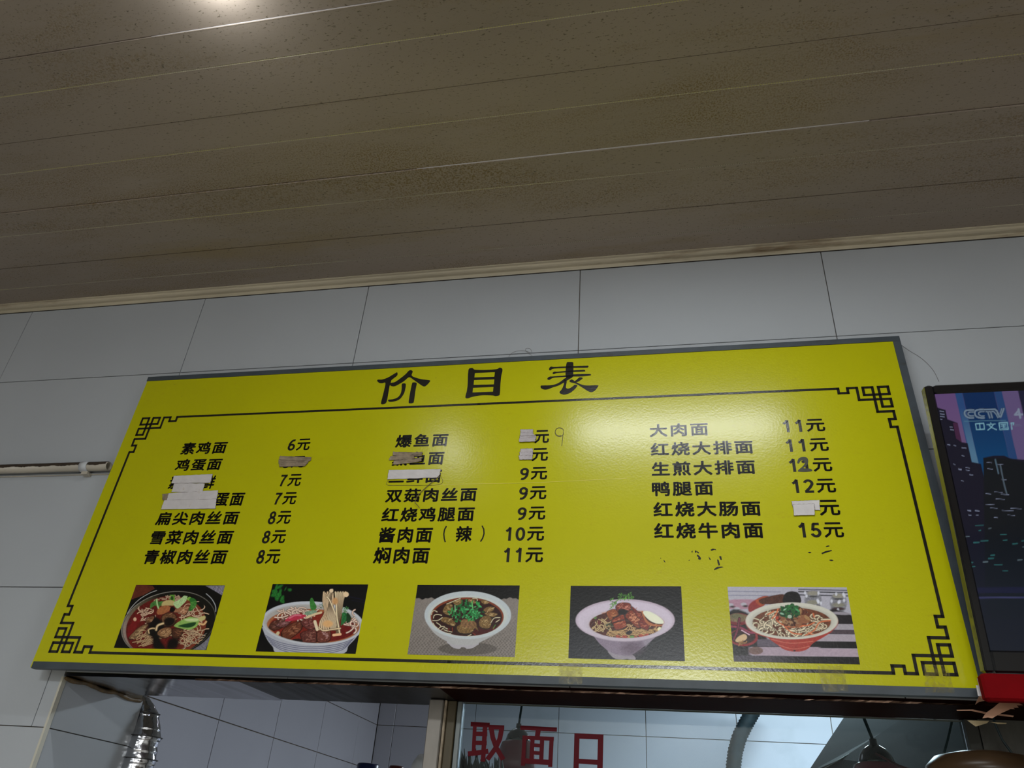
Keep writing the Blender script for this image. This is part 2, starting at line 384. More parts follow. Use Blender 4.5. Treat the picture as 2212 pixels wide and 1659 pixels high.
for (pa, pb, yy) in (((900,365),(1880,250),1.1896),((330,84),(900,-8),0.7790)):
    xa = atZ(*pa,CZ)[0]; xb_ = atZ(*pb,CZ)[0]; xm = (xa+xb_)/2; h_ = (xb_-xa)/2
    v = []; n = 20
    for i in range(n+1):
        x = xa+(xb_-xa)*i/n; q = .0009*math.sqrt(max(.02,1-((x-xm)/h_)**2)); v += [(x,yy-q,CZ-.0009),(x,yy+q,CZ-.0009),(x,yy+q,CZ+.002),(x,yy-q,CZ+.002)]
    f = [(a*4+q,a*4+(q+1) % 4,a*4+4+(q+1) % 4,a*4+4+q) for a in range(n) for q in range(4)]+[(3,2,1,0),(n*4,n*4+1,n*4+2,n*4+3)]
    mk('lip_highlight', v, f, M_LIPLIGHT, ceil)
# cornice along the serving wall
prof = [(D+.001,CZ+.001),(1.547,CZ+.001),(1.547,CZ-.0022),(1.5495,CZ-.0030),(1.5505,CZ-.0022),(1.5530,CZ-.0032),(1.5540,CZ-.0085),(1.5580,CZ-.0105),(1.5660,CZ-.0115),(1.5675,CZ-.0185),(1.5685,CZ-.0205),(D+.001,CZ-.0205)]
struct(MB().extr([(y,z) for y,z in prof][::-1], XL, XR).obj('trim_1', M_CORN))
prof = [(D+.001,CZ-.0205),(1.5690,CZ-.0205),(1.5690,CZ-.0220),(D+.001,CZ-.0220)]
struct(MB().extr(prof[::-1], XL, XR).obj('trim_2', M_DARKGAP))

# ------------------------------------------------------------------ kitchen behind the opening
KX, KY = -2.24, 5.9
kl = struct(MB().box((KX-.1,D+.30,FLOOR),(KX-.006,KY+.1,CZ+.1)).obj('wall_kitchen_left', M_GROUT))
kb = struct(MB().box((KX,KY+.006,FLOOR),(XR+.1,KY+.1,CZ+.1)).obj('wall_kitchen_back', M_GROUT))
struct(MB().box((XR,D+.21,FLOOR),(XR+.1,KY+.006,CZ+.1)).obj('wall_kitchen_right', M_PLASTER))
struct(MB().box((KX-.1,D+.30,CZ+.012),(XR+.1,KY+.1,CZ+.1)).obj('ceiling_kitchen', M_PLASTER))
zk = atY(816,1566,KY)[2]
G2 = 0.0022
zz = [zk+.3*k for k in range(-4,3)]
xb = atY(851,1566,KY)[0]; xs = [KX,xb]
while xs[-1] < XR-.05: xs.append(min(xs[-1]+.615,XR))
for z0, z1 in zip(zz[:-1], zz[1:]):
    z1 = min(z1,CZ)
    for x0, x1 in zip(xs[:-1], xs[1:]):
        MB().chbox((x0+G2,KY,z0+G2),(x1-G2,KY+.008,z1-G2),0.001).obj('tile', M_TILE2, kb)
yk = [KY-.006]
while yk[-1] > D+.35: yk.append(max(yk[-1]-(0.6 if len(yk)>1 else 0.36), D+.31))
for z0, z1 in zip(zz[:-1], zz[1:]):
    z1 = min(z1,CZ)
    for a, b in zip(yk[1:], yk[:-1]):
        MB().chbox((KX-.008,a+G2,z0+G2),(KX,b-G2,z1-G2),0.001).obj('tile', M_TILE2, kl)

# window of the serving hatch: post, jamb, glass
YG = 1.705
def xg(px,py=1560,Y=YG): return atY(px,py,Y)[0]
post = empty('hatch_post', (xg(943),YG,-0.62)); tag(post,'scratched silver steel post between the open hatch and the glass pane','post')
MB().chbox((xg(926),YG-.012,-0.62),(xg(957),YG+.03,SOF-.0008),0.002).obj('steel_sleeve', M_POST, post)
MB().chbox((xg(957)+.0006,YG-.006,-0.62),(xg(963),YG+.03,SOF-.0008),0.001).obj('tape_edge', mat('pale_tape_edge',(0.4,0.32,0.22),0.5,noise=(60,.5,3)), post)
MB().chbox((xg(963)+.0012,YG-.002,-0.62),(xg(983),YG+.03,SOF-.0008),0.0015).obj('wooden_jamb', M_WOOD, post)
win = empty('window_1', (xg(1500),YG,-0.62)); struct(win)
xe = xg(2082)
MB().chbox((xg(983)+.001,YG+.002,-0.62),(xg(995),YG+.028,SOF-.0008),0.0015).obj('window_frame', M_GREYM, win)
MB().chbox((xe,YG-.004,-0.62),(xe+.022,YG+.03,SOF-.0008),0.0015).obj('window_frame', mat('dark_side_frame',(0.05,0.05,0.042),0.6), win)
MB().box((xg(995)+.0006,YG+.010,-0.62),(xe-.0006,YG+.014,SOF-.001)).obj('pane', M_GLASS, win)
# greasy panel right of the glass
pn = MB(); pn.box((xe+.023,1.70,-0.62),(0.979,1.735,SOF-.001)); pn.obj('greasy_side_panel', M_GREASE)
tag(bpy.data.objects['greasy_side_panel'],'greasy dark green-brown panel right of the hatch glass, under the red shelf','panel')

def ribbon2(pts, wd):
    """flat thick polyline in 2-D, returns verts, faces"""
    pts = [np.array(p,float) for p in pts]; v = []; f = []; N = len(pts)
    for i in range(N):
        a = pts[i]-pts[i-1] if i else pts[1]-pts[0]; b = pts[i+1]-pts[i] if i < N-1 else a
        a = a/np.linalg.norm(a); b = b/np.linalg.norm(b); t = a+b; t /= np.linalg.norm(t)
        nrm = np.array([-t[1],t[0]]); k = 1/max(0.35,abs(nrm@np.array([-a[1],a[0]])))
        v += [pts[i]+nrm*wd/2*k, pts[i]-nrm*wd/2*k]
    for i in range(N-1): f.append((2*i,2*i+1,2*i+3,2*i+2))
    return v, f
def glass_letter(strokes, org, sc, name):
    v = []; f = []
    for k_, (pts, wd) in enumerate(strokes):
        a, b = ribbon2(pts, wd); n = len(v)
        v += [atY(org[0]+p[0]/sc, org[1]+p[1]/sc, YG+.0092-.0002*k_) for p in a]; f += [tuple(i+n for i in q) for q in b]
    o = mk(name, v, f, M_RED)
    return o
o = glass_letter([([(1401,461),(1583,470)],44),([(1441,470),(1428,745)],36),([(1540,470),(1518,820)],44),([(1450,554),(1560,556)],42),([(1445,640),(1555,642)],42),
    ([(1374,745),(1470,735),(1570,720)],48),([(1572,488),(1722,494)],42),([(1598,500),(1612,590),(1648,690),(1712,800)],46),([(1698,500),(1680,600),(1640,690),(1560,800)],46)],(700,1460),4.424,'window_letter')
tag(o,'red vinyl character 取, leftmost on the hatch glass','letter','red vinyl characters on the glass')
o = glass_letter([([(88,412),(380,428)],35),([(232,428),(222,492)],40),([(106,490),(356,502)],32),([(122,482),(108,716)],32),([(338,490),(326,726)],34),([(186,498),(176,690)],34),
    ([(262,500),(254,690)],34),([(190,552),(260,556)],30),([(186,612),(258,616)],30),([(102,676),(335,690)],42)],(1100,1460),3.687,'window_letter')
tag(o,'red vinyl character 面, middle one on the hatch glass, over a lamp','letter','red vinyl characters on the glass')
o = glass_letter([([(540,458),(532,745)],42),([(729,465),(722,755)],44),([(522,478),(750,488)],42),([(535,678),(728,690)],40)],(1100,1460),3.687,'window_letter')
tag(o,'red vinyl square character 口, rightmost on the hatch glass','letter','red vinyl characters on the glass')

# pendant lamps in the kitchen
def pendant(px, py, Y, r, top_px, label, lean=0.0):
    c = atY(px,py,Y); t = empty('pendant_lamp', c); tag(t,label,'lamp','maroon pendant lamps in the kitchen')
    cap = MB().lathe([(0.004,r*.92),(r*.15,r*.9),(r*.17,r*.66),(r*.30,r*.60),(r*.50,r*.46),(r*.66,r*.24),(r*.74,0.0),(r*.78,-.006),(0.0,-.006)],c,32)
    cap.obj('lamp_cap', M_CAP, t, True)
    sh = MB().lathe([(r*.74,-.004),(r*.95,-r*.18),(r*1.08,-r*.55),(r*1.14,-r*1.2),(r*1.10,-r*1.9),(r*1.05,-r*1.9),(r*1.08,-r*1.2),(r*.9,-r*.25),(r*.7,-.01)],c,40)
    sh.obj('lamp_shade', M_SHADE, t, True)
    top = atY(top_px[0],top_px[1],Y); dirn = top-c; k = (CZ-c[2]-.0)/dirn[2]
    e = c+np.array([0,0,r*.85])
    pe = c+dirn*k; pe[2] = CZ
    MB().tube([e, (e+pe)/2, pe], 0.0042*r/.06, 8).obj('cord', M_CORD, t, True)
    return t
pendant(1119,1598,2.6,0.052,(1131,1515),'maroon pendant lamp with black cap behind the red characters')
pendant(1893,1644,2.25,0.056,(1856,1550),'maroon pendant lamp with black cap hanging right of the grey hose')
# second thin cable running down right from the right lamp
a_, b_ = atY(1892,1628,2.2), atY(1990,1672,2.1)
tag(MB().tube([a_,(a_+b_)/2+np.array([0,0,-.004]),b_],0.003,8).obj('thin_cable', M_MAR),'thin reddish cable sloping down from the right pendant lamp','cable')
# hanging wires at the far right
def wire(name,pts,Y,r,label,mm=M_CORD):
    P = [atY(x,y,Y) for x,y in pts]
    return tag(MB().tube(P,r,8).obj(name,mm,None,True),label,'wire')
wire('hanging_wire',[(2150,1000),(2068,1500),(2062,1535),(2056,1560),(2048,1595),(2040,1625),(2034,1650)],1.95,0.0028,'dark wire hanging behind the glass, left of the greasy panel')
wire('hanging_wire',[(2144,1545),(2150,1565),(2166,1600),(2188,1630),(2208,1655),(2225,1680)],1.66,0.0022,'dark wire sloping over the greasy panel at far right')
# brown domed lid / shade seen edge-on
c = atY(2128,1668,1.60); c_ = c
dome = MB().lathe([(0.0,0.032),(0.04,0.030),(0.075,0.022),(0.090,0.008),(0.095,-.002),(0.093,-.008),(0.088,-.012),(0.08,-.020),(0.0,-.022)],c,48)
tag(dome.obj('domed_lid', M_BRLID, None, True),'brown lacquered domed lid at the bottom right corner of the hatch','lid')
# grey hose
hp = [(1640,1500),(1628,1535),(1612,1562),(1597,1592),(1588,1625),(1584,1659),(1583,1700)]
P = [atY(x,y,5.55) for x,y in hp]
PP = [];
for i in range(len(P)-1):
    for t in np.linspace(0,1,10,endpoint=False): PP.append(P[i]*(1-t)+P[i+1]*t)
tag(MB().tube(PP,.045,14,radii=[.043+.006*(i % 2) for i in range(len(PP))]).obj('duct_hose', M_HOSE, None, True),'dark grey corrugated hose curving down the kitchen back wall','hose')
# stainless extractor hood on the right
A = atY(1826,1545,3.4); B_ = atY(1742,1672,3.0); C_ = atY(2120,1540,2.75); E_ = atY(2140,1680,2.35)
S1 = atY(1975,1546,3.07); S2 = atY(1815,1640,2.95); S3 = atY(1760,1672,2.98)
hood = empty('extractor_hood', (A+C_)/2); tag(hood,'grey stainless extractor hood sheets behind the right pendant lamp','extractor hood')
A2 = A+(A-B_)*0.9; C2 = C_+(C_-E_)*0.9; S1u = S1+(S1-S2)*0.5
mk('hood_sheet',[A2,S1u,S2,S3,B_, A2+[.01,.03,0],S1u+[.01,.03,0],S2+[.01,.03,0],S3+[.01,.03,0],B_+[.01,.03,0]],[(0,4,3,2,1),(5,6,7,8,9),(0,1,6,5),(1,2,7,6),(2,3,8,7),(3,4,9,8),(4,0,5,9)],M_HOOD,hood)
mk('hood_sheet',[S1u,C2,E_,S3,S2, S1u+[.01,.03,0],C2+[.01,.03,0],E_+[.01,.03,0],S3+[.01,.03,0],S2+[.01,.03,0]],[(0,4,3,2,1),(5,6,7,8,9),(0,1,6,5),(1,2,7,6),(2,3,8,7),(3,4,9,8),(4,0,5,9)],mat('kitchen_hood_dull', (0.050,0.056,0.058), 0.75, spec=0.03, metal=0.0, noise=(4,0.35,5)),hood)
MB().tube([S1u+np.array([0,-.004,0]),S2+np.array([0,-.004,0]),S3+np.array([0,-.004,0])],0.0012,6).obj('seam', M_HOODL, hood)
# bottles / lids at the bottom edge of the open hatch
def jar(px,py,Y,r,mm,label,name='jar'):
    c = atY(px,py,Y); t = empty(name, c+np.array([0,0,-.16])); tag(t,label,'jar')
    MB().lathe([(0,0.0),(r*.9,0.0),(r,-.004),(r*1.02,-.03),(r*.98,-.034)],c,28).obj('lid', mm, t, True)
    MB().lathe([(r*.9,-.034),(r*.9,-.05),(r*1.25,-.075),(r*1.3,-.15),(r*1.2,-.16),(0,-.16)],c,28).obj('jar_body', mat('jar_glass',(0.12,0.10,0.08),0.2), t, True)
jar(796,1650,2.5,0.034,M_BLUE,'jar with a dark blue lid at the bottom of the open hatch')
jar(857,1655,2.5,0.023,M_MAR,'smaller jar with a maroon lid right of the blue-lidded jar')
# shelf the jars stand on
zj = atY(857,1655,2.5)[2]-.16
tag(MB().chbox((-1.3,2.2,zj-.03),(0.4,2.75,zj-.0005),0.002).obj('kitchen_shelf', M_GREYM),'grey metal kitchen shelf below the jars','shelf')
tag(MB().chbox((LEFT+.01,1.60,-0.66),(0.97,1.80,-0.62),0.003).obj('hatch_sill', M_GREYM),'grey sill at the bottom of the serving hatch','sill')
# clear bag beside the post
rr = random.Random(3); c = atY(912,1658,1.95); v = []; f = []
for i in range(7):
    for k in range(14):
        th = 2*math.pi*k/14; r = .020*math.sin(math.pi*(i+.9)/7.6)*(1+rr.uniform(-.25,.25)) + .004
        v.append(c+np.array([r*math.cos(th), r*math.sin(th), .028-i*.012]))
for i in range(6):
    for k in range(14): f.append((i*14+k,i*14+(k+1) % 14,(i+1)*14+(k+1) % 14,(i+1)*14+k))
f += [tuple(range(14)), tuple(range(97,83,-1))]
tag(mk('plastic_bag', v, f, M_BAG, None, True),'crumpled grey plastic bag tucked behind the steel post','bag')
# dark strands added behind the glass in place of a reflection in it
rr = random.Random(12); mbd = MB()
for k in range(46):
    x = rr.uniform(1005,1085); y = rr.uniform(1630,1680); p0 = atY(x,y+50,1.9)
    tip = atY(x+rr.uniform(-26,14)-(14 if x < 1020 else 0), (1612 if x < 1025 else 1634)+rr.uniform(-6,22),1.9)
    mid = (p0+tip)/2+np.array([rr.uniform(-.008,.008),rr.uniform(-.01,.01),0])
    mbd.tube([p0,mid,tip],0.003,5,radii=[.004,.0045,.0008])
tag(mbd.obj('strand_reflection', M_STRAND, None, True),'dark strands behind the glass under the first red character, standing in for a reflection','plant')

# foil-wrapped duct in the hatch's left corner
cl = [(306,1499),(312,1508),(316,1525),(318,1541),(317,1570),(314,1592),(305,1612),(300,1640),(292,1660),(285,1700),(278,1760)]
wd = [8,24,40,52,60,68,70,74,76,76,76]
YD = 1.90
pts = []; rad = []
for i in range(len(cl)-1):
    for t in np.linspace(0,1,12,endpoint=False):
        x = cl[i][0]*(1-t)+cl[i+1][0]*t; y = cl[i][1]*(1-t)+cl[i+1][1]*t
        pts.append(atY(x,y,YD)); rad.append((wd[i]*(1-t)+wd[i+1]*t)/2/F*2.0)
rr = random.Random(21); v = []; n = 44; f = []
ph = [rr.uniform(0,6.28) for _ in range(12)]
for i,(p,r) in enumerate(zip(pts,rad)):
    for k in range(n):
        th = 2*math.pi*k/n
        w1 = 0.10*math.sin(3*th+i*.45+ph[0])*math.sin(i*.33+ph[1])+0.07*math.sin(7*th-i*.8+ph[2])+0.06*abs(math.sin(5*th+i*1.1+ph[3]))
        step = 0.05*((i/13.0) % 1.0)
        r2 = r*(0.93+w1*0.07+step)
        v.append(p+np.array([r2*math.cos(th), r2*math.sin(th)*0.9, 0]))
N_ = len(pts)
for i in range(N_-1):
    for k in range(n): f.append((i*n+k,i*n+(k+1) % n,(i+1)*n+(k+1) % n,(i+1)*n+k))
f += [tuple(range(n-1,-1,-1)), tuple((N_-1)*n+k for k in range(n))]
duct = empty('foil_wrapped_pipe', pts[-1]); tag(duct,'pipe wrapped in crumpled silver foil at the left corner of the hatch','pipe')
mk('foil_wrap', v, f, M_FOIL, duct, True)
for (x,y,rw) in [(318,1541,52),(314,1592,68),(300,1640,74)]:
    c = atY(x,y,YD); r = rw/2/F*2.0
    ring = [c+np.array([r*1.03*math.cos(2*math.pi*k/28), r*.95*math.sin(2*math.pi*k/28), 0]) for k in range(29)]
    MB().tube(ring,.0011,6,cap=False).obj('binding_wire', mat('binding_wire',(0.12,0.12,0.12),0.3,metal=.8), duct, True)

# ------------------------------------------------------------------ the price board
ZB, BH = 0.289, 0.765          # bottom edge height and height of the board
UL, UR = -1.387, 0.4965
def boff(v): return 0.029+0.031*(1-v/BH)
def bpos(u, v, off=0.0):
    v = np.asarray(v,float); return np.stack([np.broadcast_to(u,v.shape).astype(float), D-boff(v)-off, ZB+v], -1)
def buv(px, py):
    d = ray(px,py); v = 0.4
    for _ in range(12):
        Y = D-boff(np.array(v)); t = Y/d[1]; v = float(d[2]*t-ZB)
    return np.array([d[0]*t, v])
def bproj(u, v):
    """board coordinates -> photograph pixel"""
    p = bpos(u, v); x = p@RT; y = p@UP; z = p@FW
    return 1106.0+F*x/z, 829.5-F*y/z
board = empty('price_board', (-0.445, D-.05, ZB)); tag(board,'large yellow price board with black Chinese lettering and five noodle photos','price board')
def bface(name, V2, faces, off, matl, parent=None, smooth=False):
    V2 = np.asarray(V2,float); return mk(name, bpos(V2[:,0],V2[:,1],off), faces, matl, parent, smooth)
# backing slab
nv = 40; TH = 0.012; v = []; f = []
cs = [(UL,0),(UR,0)]
for i in range(nv+1):
    vv = BH*i/nv
    for u, o_ in ((UL,0),(UR,0),(UR,-TH),(UL,-TH)): v.append(bpos(u,np.array(vv),o_))
for i in range(nv):
    a = i*4
    for q in range(4): f.append((a+q,a+(q+1) % 4,a+4+(q+1) % 4,a+4+q))
f += [(3,2,1,0),(nv*4,nv*4+1,nv*4+2,nv*4+3)]
mk('panel', v, f, M_YELLOW, board, False)
def strip(u0,u1,v0,v1,off0,off1,name,matl,n=30,parent=board):
    v = []; f = []; vert = (v1-v0) > (u1-u0)
    for i in range(n+1):
        t = i/n
        if vert: ring = [(u0,v0+(v1-v0)*t,off0),(u0,v0+(v1-v0)*t,off1),(u1,v0+(v1-v0)*t,off1),(u1,v0+(v1-v0)*t,off0)]
        else: ring = [(u0+(u1-u0)*t,v0,off0),(u0+(u1-u0)*t,v0,off1),(u0+(u1-u0)*t,v1,off1),(u0+(u1-u0)*t,v1,off0)]
        v += [bpos(a,np.array(b),c) for a,b,c in ring]
    for i in range(n):
        a = i*4
        for q in range(4): f.append((a+q,a+(q+1) % 4,a+4+(q+1) % 4,a+4+q))
    f += [(3,2,1,0),(n*4,n*4+1,n*4+2,n*4+3)]
    return mk(name, v, f, matl, parent)
strip(UL+.004,UR+.0155,-.002,.0125,-TH-.002,.0016,'edge_strip',M_FRAME)
strip(UL-.001,UR+.0155,BH-.0115,BH+.002,-TH-.002,.0016,'edge_strip',M_FRAME)
strip(UR,UR+.0155,.0130,BH-.0120,-TH-.002,.0018,'edge_strip',M_FRAME)
strip(UR-.003,UR+.0145,-.0015,.0290,.0019,.0024,'edge_patch',mat('pale_corner_tape',(0.42,0.38,0.32),.5),4)

# border line and corner frets
T = 0.0052
def fret(cu, cv, su, sv, hx, hy, name):
    """Chinese knot corner; unit T; (cu,cv) outer corner, (su,sv) inward direction; runs on to hx / hy"""
    S = T; paths = [[(.5,.5),(3.8,.5),(3.8,9.2),(.5,9.2),(.5,5.9),(11.3,5.9),(11.3,.5),(14.6,.5),(14.6,2.6),(17.9,2.6),(17.9,.5),(hx/S,.5)],
                    [(.5,.5),(.5,3.8),(9.2,3.8),(9.2,.5),(5.9,.5),(5.9,11.3),(.5,11.3),(.5,14.6),(2.6,14.6),(2.6,17.9),(.5,17.9),(.5,hy/S)]]
    v = []; f = []; h = S*.5
    for P_ in paths:
        for (a,b),(c,d) in zip(P_[:-1],P_[1:]):
            x0,x1 = sorted((a*S,c*S)); y0,y1 = sorted((b*S,d*S)); x0 -= h; x1 += h; y0 -= h; y1 += h
            k = max(1,int((y1-y0)/.03))
            n = len(v)
            for i in range(k+1):
                y = y0+(y1-y0)*i/k; v += [(cu+su*x0,cv+sv*y),(cu+su*x1,cv+sv*y)]
            for i in range(k): f.append((n+2*i,n+2*i+1,n+2*i+3,n+2*i+2))
    return bface(name, v, f, .0004, M_INK, board)
cTL = buv(310,903.2); cTR = buv(1920.5,831); cBR = buv(2069.8,1460.2); cBL = buv(99.8,1411)
U0 = (cTL[0]+cBL[0])/2; U1 = (cTR[0]+cBR[0])/2; V0 = (cBL[1]+cBR[1])/2; V1 = (cTL[1]+cTR[1])/2
hx, hy = (U1-U0)/2+.001, (V1-V0)/2+.001
T = abs(cBR[0]-buv(1700+1135/3.867,1230+888/3.867)[0])/9.7
for cu,su in ((U0,1),(U1,-1)):
    for cv,sv in ((V0,1),(V1,-1)): fret(cu,cv,su,sv,hx,hy,'corner_border')

# printed characters
def glyph_mesh(txt, spacing=1.19, bold=0.02):
    """outline of CJK characters; heavier strokes come from copies shifted by the stroke gain"""
    cu = bpy.data.curves.new('t','FONT'); cu.body = txt; cu.size = 1.0; cu.space_character = spacing
    cu.resolution_u = 2
    ob = bpy.data.objects.new('t', cu); COL.objects.link(ob)
    dg = bpy.context.evaluated_depsgraph_get(); me = bpy.data.meshes.new_from_object(ob.evaluated_get(dg))
    V = np.array([q.co[:] for q in me.vertices])[:, :2]; Fc = [tuple(p.vertices) for p in me.polygons]
    bpy.data.objects.remove(ob); bpy.data.curves.remove(cu); bpy.data.meshes.remove(me)
    VV = []; FF = []
    for k in range(8):
        t = math.pi/4*k; sh = np.array([math.cos(t), math.sin(t)])*bold
        FF += [tuple(i+len(VV)*len(V) for i in f) for f in Fc]; VV.append(V+sh)
    return np.concatenate(VV), FF
def darc(cx,cy,rx,ry,a0,a1,n=12): return [(cx+rx*math.cos(math.radians(a0+(a1-a0)*i/n)),cy+ry*math.sin(math.radians(a0+(a1-a0)*i/n))) for i in range(n+1)]
DIG = {'1':[[(.34,0),(.34,.92)],[(.12,.66),(.22,.72),(.30,.82),(.35,.93)]],
 '0':[darc(.29,.46,.20,.39,0,360,24)],
 '2':[darc(.28,.64,.19,.21,165,-20)+[(.34,.36),(.10,.08)],[(.06,.075),(.52,.075)]],
 '5':[[(.48,.85),(.17,.85)],[(.20,.88),(.13,.44)],darc(.27,.30,.20,.225,140,-165,16)],
 '6':[darc(.29,.28,.19,.205,0,360,20),darc(.40,.36,.29,.48,172,75,12)],
 '7':[[(.05,.845),(.53,.845)],[(.46,.86),(.33,.60),(.24,.32),(.20,0)]],
 '8':[darc(.29,.665,.155,.185,0,360,20),darc(.29,.25,.19,.205,0,360,20)],
 '9':[darc(.29,.62,.19,.205,0,360,20),darc(.18,.54,.29,.48,-8,-105,12)]}
def price_mesh(txt):
    V = []; Fc = []; x = 0.0
    for ch in txt[:-1]:
        for st in DIG[ch]:
            a, b = ribbon2(st, .155); n = len(V); V += [(p[0]+x, p[1]+.02) for p in a]; Fc += [tuple(i+n for i in q) for q in b]
        x += .68 if ch != '1' else .66
    G_, GF = glyph_mesh('元', 1, .024); lo, hi = G_.min(0), G_.max(0); G_ = (G_-lo)/(hi-lo)*np.array([.98,.97]); n = len(V)
    V += [(p[0]+x, p[1]) for p in G_]; Fc += [tuple(i+n for i in q) for q in GF]
    return np.array(V), Fc
def lettering(txt, bl, tr, crop, name, spacing=1.19, bold=0.030):
    ox, oy, s = crop
    a = buv(ox+bl[0]/s, oy+bl[1]/s); b = buv(ox+tr[0]/s, oy+tr[1]/s)
    V, Fc = price_mesh(txt) if name == 'price_lettering' else glyph_mesh(txt, spacing, bold)
    lo, hi = V.min(0), V.max(0); V = (V-lo)/(hi-lo)*(b-a)+a
    return bface(name, V, Fc, .0004, M_INK, board)
C1 = (0,780,2.962); C2 = (700,740,3.13); C3 = (1340,780,3.3515)
items = [
 (C1,'素鸡面',(1150,600),(1463,512)),(C1,'鸡蛋面',(1112,706),(1430,620)),(C1,'素',(1070,820),(1162,732)),(C1,'鲜',(1288,820),(1390,730)),(C1,'蛋面',(1362,930),(1573,840)),
 (C1,'扁尖肉丝面',(988,1052),(1540,958)),(C1,'雪菜肉丝面',(950,1175),(1503,1080)),(C1,'青椒肉丝面',(908,1300),(1465,1205)),
 (C2,'爆鱼面',(478,712),(845,612)),(C2,'熏鱼面',(455,835),(818,732)),(C2,'三鲜面',(433,955),(800,855)),(C2,'双菇肉丝面',(410,1083),(1038,978)),
 (C2,'红烧鸡腿面',(383,1215),(1022,1108)),(C2,'酱肉面',(363,1355),(740,1245)),(C2,'辣',(885,1348),(1007,1240)),(C2,'焖肉面',(328,1495),(720,1382)),
 (C3,'大肉面',(212,552),(632,443)),(C3,'红烧大排面',(220,690),(955,570)),(C3,'生煎大排面',(228,835),(970,712)),(C3,'鸭腿面',(230,980),(668,865)),
 (C3,'红烧大肠面',(240,1130),(1010,1010)),(C3,'红烧牛肉面',(245,1288),(1028,1165))]
for c_, t_, bl, tr in items: lettering(t_, bl, tr, c_, 'dish_lettering')
prices = [
 (C1,'6元',(1835,575),(1995,495)),(C1,'8元',(1802,686),(1962,606)),(C1,'7元',(1783,803),(1938,722)),(C1,'7元',(1748,920),(1908,838)),(C1,'8元',(1708,1045),(1873,958)),
 (C1,'8元',(1670,1168),(1840,1082)),(C1,'8元',(1633,1298),(1805,1205)),
 (C2,'元',(1422,682),(1525,590)),(C2,'元',(1402,803),(1518,712)),(C2,'9元',(1322,930),(1512,840)),(C2,'9元',(1315,1063),(1507,970)),(C2,'9元',(1305,1200),(1500,1108)),
 (C2,'10元',(1222,1342),(1492,1244)),(C2,'11元',(1210,1487),(1485,1385)),
 (C3,'11元',(1182,518),(1472,416)),(C3,'11元',(1205,660),(1497,556)),(C3,'11元',(1228,805),(1522,699)),(C3,'12元',(1250,958),(1549,849)),(C3,'元',(1447,1120),(1578,1004)),
 (C3,'15元',(1298,1280),(1605,1165))]
for c_, t_, bl, tr in prices: lettering(t_, bl, tr, c_, 'price_lettering')
def spline(P, k=5, closed=True):
    P = [np.array(p,float) for p in P]; n = len(P); out = []
    for i in range(n if closed else n-1):
        p0 = P[(i-1) % n] if closed or i else P[0]; p1 = P[i]; p2 = P[(i+1) % n]; p3 = P[(i+2) % n] if closed or i < n-2 else P[-1]
        for t in np.linspace(0,1,k,endpoint=False):
            out.append(0.5*((2*p1)+(-p0+p2)*t+(2*p0-5*p1+4*p2-p3)*t*t+(-p0+3*p1-3*p2+p3)*t**3))
    if not closed: out.append(P[-1])
    return out
def inkshape(loops_list, crop, name, matl=None, smooth=True, off=.0004, parent=board):
    ox, oy, s = crop; V = []; Fc = []
    for loops in loops_list:
        ls = []
        for li, lp in enumerate(loops):
            q = spline(lp,4) if (smooth and li == 0) else lp
            ls.append([buv(ox+p[0]/s, oy+p[1]/s) for p in q])
        tri = tessellate_polygon([[Vector((a[0],a[1],0)) for a in l] for l in ls]); n = len(V)
        V += [a for l in ls for a in l]; Fc += [tuple(i+n for i in t) for t in tri]
    return bface(name, V, Fc, off, matl or M_INK, parent)
C8 = (790,770,4.1736)
inkshape([
 [[(108,210),(150,208),(205,188),(272,148),(286,148),(284,172),(250,200),(232,215),(226,235),(215,270),(205,330),(190,405),(172,428),(145,432),(138,418),(150,370),(165,310),(178,240),(150,242),(125,240),(106,225)]],
 [[(222,240),(262,232),(310,200),(360,160),(388,130),(408,124),(424,135),(420,150),(415,172),(440,188),(500,205),(575,215),(578,228),(555,255),(535,270),(515,268),(480,245),(430,210),(392,188),(350,220),(310,245),(265,268),(235,268),(220,258)]],
 [[(325,255),(332,245),(350,243),(362,252),(358,290),(345,335),(315,378),(285,398),(245,408),(212,408),(202,398),(210,390),(250,385),(290,368),(315,335),(324,295)]],
 [[(418,245),(430,235),(452,236),(460,248),(450,300),(435,405),(425,420),(400,423),(387,412),(400,330)]]],C8,'title_lettering')
inkshape([[[(928,118),(945,105),(968,107),(985,120),(1080,122),(1180,115),(1205,102),(1228,108),(1233,130),(1222,180),(1215,250),(1210,335),(1200,352),(1170,358),(1145,352),(1050,350),(960,365),(925,377),(902,375),(900,355),(912,310),(920,240),(922,170)],
  [(985,150),(1165,142),(1160,183),(980,190)],[(977,213),(1160,207),(1156,252),(973,257)],[(968,283),(1152,275),(1148,318),(963,325)]]],C8,'title_lettering')
